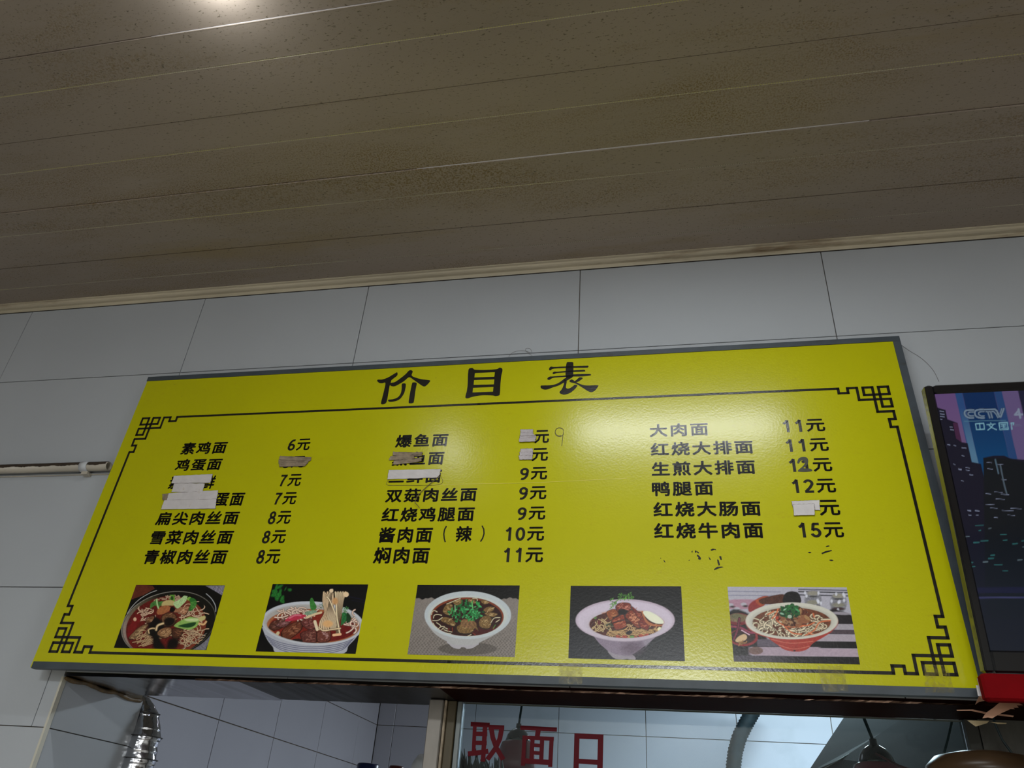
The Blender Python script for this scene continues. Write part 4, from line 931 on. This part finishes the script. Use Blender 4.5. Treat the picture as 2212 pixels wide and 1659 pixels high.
def paint5(pt):
    pt.put(np.ones(pt.X.shape),(148,146,158),tex=.06)
    for y in (160,220): pt.line([(80,y),(900,y+10)],10,(120,120,140),smooth=False)
    for y,c in ((165,(60,60,66)),(215,(70,70,80)),(130,(90,90,100))): pt.line([(1180,y),(1990,y+18)],16,c,smooth=False)
    pt.poly([(80,300),(520,295),(440,420),(100,430)],(150,110,128),soft=20); 
    for x,y in ((130,370),(230,430),(330,360),(180,450),(290,470)): pt.ell(x,y,44,26,(150,148,158),soft=14); pt.ell(x+30,y+28,40,16,(50,36,40),soft=16)
    pt.poly([(400,420),(450,330),(620,240),(700,260),(640,380),(440,480)],(130,30,30),soft=18); pt.poly([(520,300),(640,240),(720,250),(640,380),(560,370)],(150,62,24),soft=16)
    pt.poly([(570,290),(760,230),(960,210),(1000,340),(700,360),(600,350)],(72,34,16),soft=14,tex=.4); pt.poly([(950,230),(1000,175),(1090,160),(1180,195),(1205,340),(950,340)],(14,10,10),soft=12)
    for cx,cy in ((1400,300),(1790,340)):
        pt.ell(cx,cy,130,160,(112,112,120),soft=24,tex=.3); pt.ell(cx,cy-110,90,34,(128,124,112),soft=14); pt.ell(cx,cy-60,70,14,(70,70,72),soft=10); pt.ell(cx,cy+30,96,34,(120,118,104),soft=16); pt.ell(cx,cy+90,100,24,(60,40,44),soft=14)
        for k in range(9): pt.ell(cx+pt.r.uniform(-130,130),cy+pt.r.uniform(-140,150),18,26,(186,188,200),soft=14,a=.8)
    pt.poly([(1700,430),(2050,560),(2060,680),(1760,690),(1640,560)],(26,20,24),soft=24); pt.ell(1830,500,140,24,(130,124,134),4,soft=14)
    for y0,y1_,c in ((660,750,(140,134,142)),(750,820,(70,58,66)),(825,930,(146,136,146)),(930,1035,(14,11,13)),(1040,1165,(150,132,146)),(1165,1300,(12,10,10))):
        sl = (pt.X-1500)*.010; m_ = sm(y0+sl-pt.Y,8)*sm(pt.Y-(y1_+sl),8)*sm(480-pt.X,30); pt.put(m_,c,tex=.06)
    pt.poly([(100,480),(500,560),(700,900),(900,1030),(600,1060),(160,1250)],(18,14,15),soft=30); pt.put(sm(pt.Y-1010,20)*sm(900-pt.Y,20)*sm(540-pt.X,20)*sm(pt.X-900,30),(84,74,88))
    pt.put(sm(1020-pt.Y,14)*sm(pt.Y-1140,10)*sm(420-pt.X,60)*sm(pt.X-1500,60),(146,128,142),tex=.05); pt.put(pt.inell(520,1075,110,60)*.8,(92,58,34)); pt.put(sm(1150-pt.Y,10)*sm(pt.X-900,500),(64,58,68),tex=.3)
    pt.ell(250,590,180,95,(110,26,34),soft=10); pt.ell(240,570,160,60,(110,92,64),soft=20,tex=.3); pt.ell(220,540,90,40,(96,92,62),soft=20)
    pt.ell(330,870,222,135,(132,24,30),soft=10); pt.ell(320,860,195,112,(44,20,16),soft=16,tex=.5); 
    pt.line([(140,700),(280,720),(420,790),(500,800)],50,(100,14,34),hi=(130,40,70)); pt.line([(265,580),(240,740),(180,900)],40,(86,10,24),hi=(110,30,54)); pt.line([(300,760),(420,830)],12,(190,150,170))
    pt.poly([(205,910),(260,850),(340,820),(380,850),(370,900),(290,940),(220,940)],(180,150,110),soft=12); pt.noodles(12,300,950,110,24,8,(130,90,40),ln=50)
    pt.body([(660,840),(760,920),(860,990),(940,1050),(1060,1085),(1220,1085),(1330,1040),(1400,960),(1540,880),(1700,780)],(152,40,26),soft=10,tex=.06); pt.line([(760,900),(1050,960),(1400,930)],10,(176,84,66)); pt.line([(880,990),(1100,1050),(1340,1010)],8,(176,84,66)); pt.ell(1115,1075,20,12,(40,12,10))
    pt.ell(1072,632,714,282,(150,48,36)); pt.ell(1072,616,712,284,(176,174,162)); pt.ell(1072,628,640,245,(160,158,146),soft=26)
    C0 = pt.C.copy(); soup = pt.inell(1072,636,608,228); pt.put(soup,(100,50,22),tex=.35)
    pt.noodles(95,1072,650,540,170,26,(165,148,118),hi=(188,172,142),ln=160,curl=1.4); pt.noodles(30,900,720,380,110,36,(176,160,130),hi=(196,182,152),ln=120,curl=.6)
    pt.noodles(14,1072,640,500,140,30,(92,48,22),ln=60,curl=1)
    for q in ([(770,580),(830,510),(860,430)],[(830,600),(960,690),(1150,710),(1260,690)],[(1160,680),(1300,690),(1420,640)],[(960,700),(1080,800),(1220,820)],[(1280,840),(1420,760),(1500,640),(1670,610)],[(1330,800),(1420,830),(1540,790)],[(700,520),(790,470)],[(1400,500),(1420,560)]): pt.line(q,15,(186,92,44))
    pt.leafy(1100,560,230,90,[(96,44,22),(130,78,44),(70,26,14),(150,110,66)],.55); pt.ell(845,568,26,26,(160,50,24)); pt.leafy(1060,640,110,30,[(140,104,70),(60,26,14)],.4)
    pt.leafy(1040,470,150,70,[(10,58,26),(24,84,34),(8,40,20)],.6); pt.leafy(1060,410,70,16,[(30,120,44),(20,90,36)]); pt.ell(1040,550,34,28,(140,160,140)); pt.ell(920,505,34,14,(120,160,130),20); pt.ell(965,440,26,10,(130,180,140),-30); pt.ell(1160,450,40,14,(60,150,90),35)
    restore(pt,C0,np.maximum(soup,pt.inell(1050,450,200,110)))
M_PRINT = tex_mat('photo_print', 0.30, spec=0.3, bump=(210,0.22,0.0007))
PGAIN = 1.45
def colour_mesh(o, cols):
    at = o.data.attributes.new('print','FLOAT_COLOR','POINT'); c4 = np.ones((len(cols),4),np.float32); c4[:,:3] = cols
    at.data.foreach_set('color', c4.ravel())
def picture(crop, corners, fn, bg, seed, label):
    ox, oy, s = crop; q = [buv(ox+x/s, oy+y/s) for x,y in corners]     # TL TR BR BL
    u0 = (q[0][0]+q[3][0])/2; u1 = (q[1][0]+q[2][0])/2; v0 = (q[2][1]+q[3][1])/2; v1 = (q[0][1]+q[1][1])/2
    nu, nv_ = 290, 190
    U, V = np.meshgrid(np.linspace(u0,u1,nu), np.linspace(v0,v1,nv_))
    PX, PY = bproj(U, V); X = (PX-ox)*s; Y = (PY-oy)*s
    pt = Paint(X, Y, bg, seed); fn(pt)
    lum = np.clip(pt.C.mean(-1)/.30,0,1)[...,None]; g_ = (.20*pt.noise(13)+.16*pt.noise(34)+.10*pt.noise(70))[...,None]
    pt.C = pt.C*(1+g_*(1-.85*lum)); gy = pt.C.mean(-1,keepdims=True); pt.C = np.clip(gy+(pt.C-gy)*.90,0,1)*(.80+.20*lum)
    idx = np.arange(nu*nv_).reshape(nv_,nu); f = np.stack([idx[:-1,:-1],idx[:-1,1:],idx[1:,1:],idx[1:,:-1]],-1).reshape(-1,4)
    o = mk('food_picture', bpos(U.ravel(),V.ravel(),.0004), f.tolist(), M_PRINT, board, False)
    colour_mesh(o, np.clip(pt.C.reshape(-1,3)*PGAIN,0,.85)); o['label'] = label
picture((240,1255,8.508),[(480,70),(2110,85),(1735,1272),(35,1225)],paint1,(10,9,7),1,'printed photo of beef noodles with greens in a dark bowl')
picture((540,1250,8.193),[(415,98),(2105,98),(1860,1330),(88,1287)],paint2,(8,8,8),2,'printed photo of noodles lifted from a ribbed white bowl of beef soup')
picture((870,1250,8.193),[(272,115),(2078,118),(1975,1390),(75,1340)],paint3,(8,8,7),3,'printed photo of dark soup with coriander in a white bowl on sackcloth')
picture((1220,1255,8.193),[(107,83),(2055,97),(2130,1420),(63,1367)],paint4,(8,9,9),4,'printed photo of braised pork and egg noodles in a pale lilac bowl')
picture((1560,1255,7.135),[(80,90),(1920,100),(2120,1280),(182,1247)],paint5,(140,140,150),5,'printed photo of noodles in a red bowl on a striped cloth')

# ------------------------------------------------------------------ paper strips stuck over the lettering
def slip(pts, crop, matl, label, group, lvl=0, curl=0.0, seed=0, name='paper_strip'):
    """thin crumpled strip on the board: grid between a top edge and a bottom edge"""
    ox, oy, s = crop; q = [buv(ox+x/s, oy+y/s) for x,y in pts]       # TL TR BR BL
    r_ = random.Random(seed); nu, nv_ = 14, 5; v = []; f = []; base_ = .0008+lvl*.0006
    for side in (0,1):
        for j in range(nv_+1):
            for i in range(nu+1):
                a, b = i/nu, j/nv_
                p = (q[0]*(1-a)+q[1]*a)*(1-b)+(q[3]*(1-a)+q[2]*a)*b
                if side == 0:
                    jit = np.array([r_.uniform(-.0006,.0006) if i in (0,nu) else 0, r_.uniform(-.0004,.0004) if j in (0,nv_) else 0]); 
                    h = base_+r_.uniform(0,.0004)+curl*(max(0,a-.75)*4)**2*.006+curl*(max(0,.12-a)*8)**2*.003
                    top_ = p+jit; v.append(bpos(top_[0],np.array(top_[1]),h+.0004))
                else: v.append(np.array(v[j*(nu+1)+i])+np.array([0,.0004,0]))
    n0 = (nu+1)*(nv_+1)
    for j in range(nv_):
        for i in range(nu):
            k = j*(nu+1)+i; f.append((k,k+1,k+nu+2,k+nu+1)); f.append((n0+k,n0+k+nu+1,n0+k+nu+2,n0+k+1))
    bd = [i for i in range(nu+1)]+[j*(nu+1)+nu for j in range(1,nv_+1)]+[nv_*(nu+1)+i for i in range(nu-1,-1,-1)]+[j*(nu+1) for j in range(nv_-1,0,-1)]
    cm = np.mean([v[i] for i in bd],0); n1 = len(v)
    for i in bd:
        dlt = np.array(v[i])-cm; g_ = np.array([np.sign(dlt[0])*min(1,abs(dlt[0])*300), .0, np.sign(dlt[2])*min(1,abs(dlt[2])*300)])*.0007*r_.uniform(.3,1.2)
        v.append(np.array(v[i])+g_+np.array([0,.0003,0]))
    m1 = len(bd)
    for k in range(m1): k2 = (k+1) % m1; f.append((bd[k],n1+k,n1+k2,bd[k2])); f.append((n1+k,bd[k]+n0,bd[k2]+n0,n1+k2))
    fm = [0]*(2*nu*nv_)+[1]*(2*len(bd))
    o = mk(name, v, f, None, None, False, mats=[matl,M_PEDGE], fmat=fm); tag(o,label,'paper strip',group); return o
g1 = 'paper strips over the first column'; g2 = 'paper strips over the middle column'; g3 = 'paper strips over the last column'
slip([(1117,737),(1363,725),(1348,780),(1100,784)],C1,M_PAPER,'white paper strip over the third dish name, upper of its two',g1,1,seed=1)
slip([(1117,783),(1312,785),(1297,840),(1100,838)],C1,M_PAPER,'short white paper strip over the third dish name, lower of its two',g1,0,seed=2)
slip([(1042,853),(1080,850),(1068,890),(1042,892)],C1,M_PAPER2,'small tan folded paper end left of the fourth dish name',g1,1,seed=3)
slip([(1078,847),(1398,828),(1387,888),(1060,893)],C1,M_PAPER,'white paper strip over the fourth dish name, upper of its two',g1,0,seed=4)
slip([(1055,893),(1387,885),(1380,945),(1032,950)],C1,M_PAPER,'long white paper strip over the fourth dish name, lower of its two',g1,1,seed=5)
slip([(1795,610),(1995,618),(1990,641),(1788,632)],C1,M_PAPER2,'upper brown crumpled strip over the second price of the first column',g1,1,.2,seed=6)
slip([(1785,632),(1978,640),(1968,660),(1785,655)],C1,M_PAPER2,'middle brown crumpled strip over the second price of the first column',g1,0,.2,seed=7)
slip([(1786,652),(1970,655),(1955,674),(1795,678)],C1,M_PAPER2,'lower brown crumpled strip over the second price of the first column',g1,2,.2,seed=8)
for k,(P_,lv) in enumerate([([(1328,590),(1412,588),(1415,616),(1332,612)],0),([(1330,612),(1402,610),(1430,632),(1328,634)],2),([(1325,630),(1432,630),(1436,654),(1325,652)],1),([(1322,652),(1432,646),(1428,672),(1322,676)],3)]):
    slip(P_,C2,M_PAPER3,['topmost','second','third','lowest'][k]+' lilac-grey strip over the first price of the middle column',g2,lv,.1,seed=20+k)
for k,(P_,lv) in enumerate([([(1330,720),(1410,718),(1415,742),(1328,744)],0),([(1322,743),(1412,742),(1412,766),(1325,768)],1),([(1318,768),(1412,765),(1410,793),(1322,794)],2)]):
    slip(P_,C2,M_PAPER3,['topmost','middle','lowest'][k]+' lilac-grey strip over the second price of the middle column',g2,lv,.1,seed=30+k)
slip([(470,741),(668,745),(665,770),(468,766)],C2,M_PAPER2,'upper tan strip over the second dish name of the middle column',g2,0,.5,seed=40)
slip([(455,772),(608,762),(618,790),(442,797)],C2,M_PAPER2,'middle tan curled strip over the second dish name of the middle column',g2,1,.6,seed=41)
slip([(478,802),(665,782),(660,808),(470,829)],C2,M_PAPER2,'lower tan strip over the second dish name of the middle column',g2,2,.5,seed=42)
slip([(440,864),(788,857),(780,914),(430,925)],C2,M_PAPER,'long white paper strip over the third dish name of the middle column',g2,0,seed=43)
slip([(1237,1016),(1437,1010),(1446,1082),(1250,1062)],C3,M_PAPER,'white paper piece over the fifth price of the last column, behind the front one',g3,0,.2,seed=50)
slip([(1250,1042),(1402,1038),(1406,1117),(1256,1121)],C3,M_PAPER,'square white paper piece over the fifth price of the last column, in front',g3,2,seed=51)
def thread(pts, crop, label, r=.0005, off=.0015, name='thread'):
    ox, oy, s = crop; P_ = spline(pts,6,False); V = []
    for p in P_:
        a = buv(ox+p[0]/s,oy+p[1]/s); V.append(bpos(a[0],np.array(a[1]),off))
    return tag(MB().tube(V,r,6).obj(name,M_HAIR,None,True),label,'thread')
thread([(790,892),(760,925),(700,975),(640,1035),(618,1082),(632,1100),(648,1122)],C2,'loose brown thread hanging below the third dish name of the middle column',.0008,.003)
thread([(438,925),(426,962),(520,966),(780,960),(792,905)],C2,'thin brown glue outline under the long white strip of the middle column',.0004,.0006,'glue_line')
def clear_tape(P_, crop, label, seed):
    ox, oy, s = crop; q = [buv(ox+x/s, oy+y/s) for x,y in P_]; v = []; f = []; n = 8; r_ = random.Random(seed)
    for j in range(n+1):
        for i in range(n+1):
            a, b = i/n, j/n; p = (q[0]*(1-a)+q[1]*a)*(1-b)+(q[3]*(1-a)+q[2]*a)*b
            p = p+np.array([r_.uniform(-.0007,.0007) if i in (0,n) else 0,r_.uniform(-.0012,.0012) if j in (0,n) else 0])
            v.append(bpos(p[0],np.array(p[1]),.0022+r_.uniform(0,.0004)))
    for j in range(n):
        for i in range(n): k = j*(n+1)+i; f.append((k,k+1,k+n+2,k+n+1))
    tag(mk('clear_tape', v, f, M_TAPE, None),label,'tape','clear tapes on the lower edge of the board')
C7a = (1180,1230,3.072); C8a = (1700,1230,3.867)
clear_tape([(85,622),(240,618),(240,764),(85,760)],C7a,'yellowed clear tape on the board edge below the lilac bowl photo',1)
clear_tape([(1800,645),(1968,640),(2005,808),(1832,812)],C7a,'yellowed clear tape on the board edge below the striped cloth photo',2)
clear_tape([(1140,800),(1330,800),(1400,1035),(1155,1032)],C8a,'yellowed clear tape at the bottom right corner knot of the board',3)

# loose hairs on the wall above the board
def wallhair(pts, label, r=.00035):
    P_ = spline(pts,6,False); V = [atY(x,y,D-.0015) for x,y in P_]
    tag(MB().tube(V,r,6).obj('thread',mat('grey_thread',(0.16,0.15,0.14),.6),None,True),label,'thread')
wallhair([(1097,774),(1105,763),(1118,758),(1135,758),(1148,762),(1146,754),(1138,752),(1135,756),(1143,764),(1150,768)],'curled grey hair on the tiles above the middle of the board')
wallhair([(1937,738),(1962,756),(1985,770),(2003,785),(2018,803),(2028,824)],'long grey hair on the tiles between board and television')

# ------------------------------------------------------------------ plastic pipe on the left
pr = 0.0115; yz = D-pr-.004
zc = (atY(0,1004,yz)[2]+atY(0,1024,yz)[2])/2; xe_ = atY(236,1005,yz)[0]
pipe = empty('conduit_pipe', (-2.3,yz,zc)); tag(pipe,'aged white plastic pipe with brown dust ending beside the board','pipe')
n = 28
def tubeX(x0,x1,ro,ri,name,matl,y=yz,z=zc):
    m_ = MB(); v = []; f = []
    for x in (x0,x1):
        for r in (ro,ri):
            for k in range(n): th = 2*math.pi*k/n; v.append((x,y+r*math.cos(th),z+r*math.sin(th)))
    for k in range(n):
        j = (k+1) % n
        f += [(k,j,2*n+j,2*n+k),(n+k,3*n+k,3*n+j,n+j),(k,n+k,n+j,j),(2*n+k,2*n+j,3*n+j,3*n+k)]
    return mk(name, v, f, matl, pipe, True)
tubeX(XL,xe_,pr,pr-.0018,'pipe_body',M_PVC)
xc = atY(186,1008,yz)[0]
tubeX(xc-.012,xc+.010,pr+.0022,pr+.0003,'pipe_clip',mat('pale_clip',(0.5,0.52,0.55),.35))
MB().box((xc-.006,yz-.002,zc-pr-.010),(xc+.012,D-.0002,zc-pr-.0015)).obj('clip_foot',M_PVC,pipe)
# dust crust on the upper side
def crust(x0,x1,seed):
    r_ = random.Random(seed); v = []; f = []; m = int((x1-x0)/.004)
    for i in range(m+1):
        x = x0+(x1-x0)*i/m; lowa = 206+r_.uniform(-5,5)+5*math.sin(i*.4)
        for k in range(7):
            th = math.radians(70+(lowa-24-70)*k/6); rr_ = pr+.0006+(0.0006*math.sin(k/6*3.14)); v.append((x,yz+rr_*math.cos(th),zc+rr_*math.sin(th)))
    for i in range(m):
        for k in range(6): f.append((i*7+k,(i+1)*7+k,(i+1)*7+k+1,i*7+k+1))
    mk('dust_crust', v, f, M_DIRT, pipe, True)
crust(XL,xc-.013,3); crust(xc+.011,xe_-.002,4)
# thin plastic strip against the wall beneath the pipe
MB().box((XL,D-.0035,zc-pr-.0055),(xe_+.01,D-.0001,zc-pr-.0035)).obj('backing_lath',M_PVC,pipe)

# ------------------------------------------------------------------ television
tl = atY(1997,832,1.40); blp = atY(2128,1452,1.45)
TX = (tl[0]+atX(2128,1452,tl[0])[0])/2; TX = tl[0]
ttop = tl[2]; tbot = blp[2]; H_ = math.hypot(ttop-tbot,.05); Wt = 0.93
ex = np.array([1.,0,0]); ez = np.array([0,-(.05)/H_,(ttop-tbot)/H_]); en = np.cross(ex,ez)  # en points to the room (-y)
if en[1] > 0: en = -en
org = np.array([TX,1.45,tbot])
def tvp(u,v_,d=0.0): return org+ex*u+ez*v_+en*d
tv = empty('television', org); tag(tv,'wall-mounted black television showing a night city with channel logo','television')
def tvbox(u0,u1,v0,v1,d0,d1,name,matl,ch=.003,parent=tv):
    m_ = MB().chbox((u0,d0,v0),(u1,d1,v1),ch); V = [tvp(a,c,b) for a,b,c in m_.v]; return mk(name, V, [tuple(reversed(q)) for q in m_.f], matl, parent)
sx0 = None
def tvuv(px,py):
    d = ray(px,py); t = (en@org)/(en@d); p = d*t-org; return np.array([p@ex,p@ez])
scr = tvuv(2020,850); bz = scr[0]; bzt = H_-scr[1]
bzb = .035
tvbox(0,bz,0,H_,-.022,.0,'bezel',M_BLK); tvbox(Wt-bz,Wt,0,H_,-.022,.0,'bezel',M_BLK)
tvbox(bz-.001,Wt-bz+.001,H_-bzt,H_,-.022,.0,'bezel',M_BLK); tvbox(bz-.001,Wt-bz+.001,0,bzb,-.022,.0,'bezel',M_BLK)
tvbox(-.0012,-.0002,.003,H_-.003,-.020,-.002,'side_strip',mat('reflected_yellow_side',(0.10,0.10,0.015),.18,spec=.7),.0003)  # olive colour paints in the yellow board's reflection on the side
tvbox(.03,Wt-.03,.03,H_-.03,-.055,-.022,'rear_housing',M_BLK)
tvbox(.30,.60,.15,.40,-.11,-.055,'wall_bracket',M_BLK)
C5 = (1950,820,5.027)
def paintTV(pt):
    pt.soft = 8
    pt.put(np.ones(pt.X.shape),(92,68,112)); pt.put(np.clip((pt.Y-150)/800,0,1)*.6,(104,84,112))
    sl = .19
    Xs = pt.X-(pt.Y-160)*.23
    for x0,x1,c in ((570,650,(34,66,112)),(650,1000,(0,36,78)),(1000,1085,(30,60,104)),(1085,1260,(88,74,112)),(1260,1500,(22,24,46)),(1500,2200,(8,38,78)),(2200,9000,(30,30,60))): pt.put(sm(x0-Xs,10)*sm(Xs-x1,10),c)
    pt.put(sm(650-Xs,10)*sm(Xs-1000,10)*np.clip((pt.Y-300)/600,0,1)*.7,(0,66,110)); pt.put(sm(580-Xs,10)*sm(Xs-650,10)*np.clip((pt.Y-300)/500,0,1)*.6,(90,130,150))
    # skyline
    pt.poly([(330,290),(465,330),(485,430),(595,470),(640,680),(705,690),(750,895),(850,915),(900,1150),(930,1110),(875,850),(985,825),(1100,825),(1180,860),(1330,870),(9000,700),(9000,9000),(-2000,9000),(-2000,290)],(14,14,30),smooth=False)
    pt.poly([(545,470),(595,470),(640,680),(580,640)],(62,30,58),smooth=False); pt.poly([(875,850),(1180,860),(1320,900),(1330,2600),(900,2600)],(8,14,18),smooth=False,soft=12)
    pt.put(np.clip((pt.Y-1500)/900,0,1)*.8,(10,20,32))
    wl = (126,134,158)
    for x,y,w_,h in ((425,345,48,8),(430,375,50,8),(430,402,50,8),(415,430,30,6),(525,515,32,6),(535,545,38,9),(500,708,32,9),(566,716,28,7),(665,742,50,8),(622,975,36,14),(705,957,46,6),(705,985,40,6),(745,1035,40,8),(648,1100,28,6),(722,1423,40,12),(810,1425,50,10),(730,1472,32,8),(810,1472,30,6),(940,900,60,5),(950,970,60,6),(1050,920,80,5),(930,1240,60,7),(1110,1247,90,6),(1060,1298,100,5),(1140,1423,130,5),(990,1395,80,5),(1180,1473,80,4),(1010,1497,40,7),(655,828,30,7),(560,920,24,6),(1100,1087,60,4),(950,1357,100,4),(1040,1222,90,4),(1230,1400,120,5)):
        pt.poly([(x-w_/2,y-h/2-3),(x+w_/2,y-h/2+3),(x+w_/2,y+h/2+3),(x-w_/2,y+h/2-3)],wl,smooth=False,a=.85,soft=6)
    pt.line([(1005,870),(1040,1020)],12,(70,90,104)); pt.line([(1060,930),(1100,1130),(1130,1240)],12,(78,92,104),a=.8)
    for k in range(90):
        x = pt.r.uniform(600,4200); y = pt.r.uniform(1560,2100); w_ = pt.r.uniform(15,90); pt.line([(x,y),(x+w_,y-4)],pt.r.uniform(4,12),(50,120,120) if k % 3 else (110,130,140),a=.5,smooth=False)
    for k in range(40):
        x = pt.r.uniform(1400,4600); y = pt.r.uniform(900,1900); w_ = pt.r.uniform(15,60); pt.line([(x,y),(x+w_,y-2)],6,(120,130,140),a=.6,smooth=False)
    pt.line([(640,2290),(5000,2250)],60,(22,24,60),a=.5,smooth=False); pt.line([(700,2370),(5000,2330)],14,(60,62,104),a=.7,smooth=False); pt.ell(680,1960,18,30,(130,50,50),soft=20)
    # channel logo
    lg = (104,122,140); W_ = 15
    def ln(P_,w_=W_,sm_=True): pt.line(P_,w_+7,(16,34,52),smooth=sm_,soft=5,a=.7); pt.line(P_,w_,lg,smooth=sm_,soft=5)
    ln([(770,330),(720,330),(680,340),(672,370),(690,400),(730,416),(768,416)]); ln([(770,352),(735,352),(712,362),(712,380),(735,394),(768,394)],10)
    ln([(885,324),(830,326),(790,340),(784,372),(802,402),(845,416),(884,416)]); ln([(884,346),(850,348),(826,358),(826,378),(850,394),(884,394)],10)
    ln([(885,326),(1000,322),(1022,340),(1050,402),(1066,402),(1098,316)],15,False); ln([(905,347),(985,345),(1012,372),(1034,412)],10,False); ln([(925,350),(945,416)],11,False); ln([(955,350),(972,414)],11,False)
    ln([(1075,316),(1058,372)],9,False)
    c2 = (118,128,148)
    pt.line([(1262,330),(1218,382),(1300,378)],16,c2,smooth=False); pt.line([(1258,322),(1276,414)],20,c2,smooth=False)
    pt.line([(670,452),(1120,444)],4,(70,110,130),smooth=False)
    t_ = (112,158,172)
    def t(P_,w_=8): pt.line(P_,w_,t_,smooth=False,soft=5)
    t([(790,480),(880,474),(888,538),(802,544),(790,480)]); t([(833,474),(842,544)]); 
    t([(915,488),(1005,482)]); t([(955,470),(962,486)]); t([(985,488),(960,520),(925,548)]); t([(935,492),(965,520),(1018,544)])
    t([(1045,470),(1135,465),(1146,540),(1056,546),(1045,470)]); t([(1066,488),(1120,485)]); t([(1070,506),(1120,503)],7); t([(1074,528),(1128,525)],7); t([(1094,488),(1100,526)],7)
    t([(1178,470),(1186,540)]); t([(1180,472),(1205,470),(1200,492)]); pt.line([(1215,490),(1270,488)],8,(92,92,120),a=.7,smooth=False); pt.line([(1220,505),(1290,500)],8,(92,92,120),a=.5,smooth=False)
nu, nv_ = 520, 320
U, V = np.meshgrid(np.linspace(bz,Wt-bz,nu)**1.0, np.linspace(bzb,H_-bzt,nv_))
# denser sampling on the side that is in view
U = bz+(Wt-2*bz)*((U-bz)/(Wt-2*bz))**1.7
P3 = org+U[...,None]*ex+V[...,None]*ez+en*(-.003)
xx, yy_, zz_ = P3@RT, P3@UP, P3@FW
pt = Paint((1106+F*xx/zz_-C5[0])*C5[2], (829.5-F*yy_/zz_-C5[1])*C5[2], (20,20,40), 7); paintTV(pt)
idx = np.arange(nu*nv_).reshape(nv_,nu); f = np.stack([idx[:-1,:-1],idx[:-1,1:],idx[1:,1:],idx[1:,:-1]],-1).reshape(-1,4)
o = mk('screen', P3.reshape(-1,3), f.tolist(), tex_mat('tv_screen', 0.08, emit=0.82, spec=.5), tv, True); colour_mesh(o, np.clip(pt.C.reshape(-1,3),0,1))

# red shelf under the television, red scrap behind it
a = atY(2117,1453,1.44); b = atY(2122,1512,1.44)
sh = MB(); x0 = a[0]; z1 = a[2]; z0 = b[2]
shelf = empty('red_shelf', (x0+.5,1.45,z0)); tag(shelf,'red cloth-covered shelf front directly below the television','shelf')
MB().chbox((x0,1.44,z0),(x0+1.0,1.462,z1),.004).obj('cloth_front', M_CLOTH, shelf)
MB().chbox((x0+.10,1.4625,z0+.004),(x0+.98,D-.0005,z1-.012),.002).obj('shelf_board', M_GREASE, shelf)
P_ = [atY(x,y,D-.006) for x,y in ((2041,1150),(2052,1148),(2060,1200),(2072,1250),(2078,1332),(2070,1325),(2058,1260),(2048,1205))]
n = len(P_); v = P_+[p+np.array([0,.003,0]) for p in P_]
tag(mk('red_paper', v, [tuple(range(n)),tuple(range(2*n-1,n-1,-1))]+[(i,i+n,(i+1) % n+n,(i+1) % n) for i in range(n)], mat('red_paper',(0.40,0.005,0.008),.45)),'strip of red paper on the wall between board and television','paper')
# torn film scraps under the shelf
def scrap(pts, Ys, matl, label, cat='film scrap'):
    P_ = [atY(1650+x/3.936,1440+y/3.936,Y) for (x,y),Y in zip(pts,Ys)]; n = len(P_); v = P_+[p+np.array([0,.0012,.0006]) for p in P_]
    tri = tessellate_polygon([[Vector((p[0],p[1],0)) for p in pts]])
    f = [tuple(t) for t in tri]+[tuple(n+i for i in reversed(t)) for t in tri]+[(i,(i+1) % n,(i+1) % n+n,i+n) for i in range(n)]
    tag(mk('film_scrap', v, f, matl), label, cat, 'torn film scraps under the shelf')
scrap([(1805,160),(1860,165),(1888,250),(1822,250)],[1.47]*4,M_PAPER,'pale torn tape at the board corner left of the red shelf')
scrap([(1830,255),(1885,250),(1875,292),(1830,300),(1800,322)],[1.50,1.50,1.50,1.51,1.52],M_COPPER,'small copper scrap below the pale tape at the board corner')
scrap([(1640,368),(1780,366),(1900,390),(2010,402),(2125,418),(2120,430),(2000,416),(1890,404),(1760,376),(1642,376)],[1.53]*10,M_COPPER,'long thin copper strand across the lintel end')
scrap([(1955,350),(2010,305),(2090,300),(2150,305),(2205,328),(2150,330),(2168,348),(2120,350),(2135,362),(2095,362),(2000,405),(1940,440),(1905,432),(1860,440),(1890,395)],[1.50]*15,M_COPPER,'large ragged copper film scrap below the red shelf')
scrap([(1730,458),(1915,462),(1900,480),(1800,510)],[1.55]*4,M_COPPER2,'tan triangular scrap hanging lowest under the copper film')
scrap([(1920,470),(2000,476),(2065,480),(2060,488),(1990,488)],[1.54]*5,M_COPPER2,'thin tan strand right of the tan triangle')
bpy.context.view_layer.update()
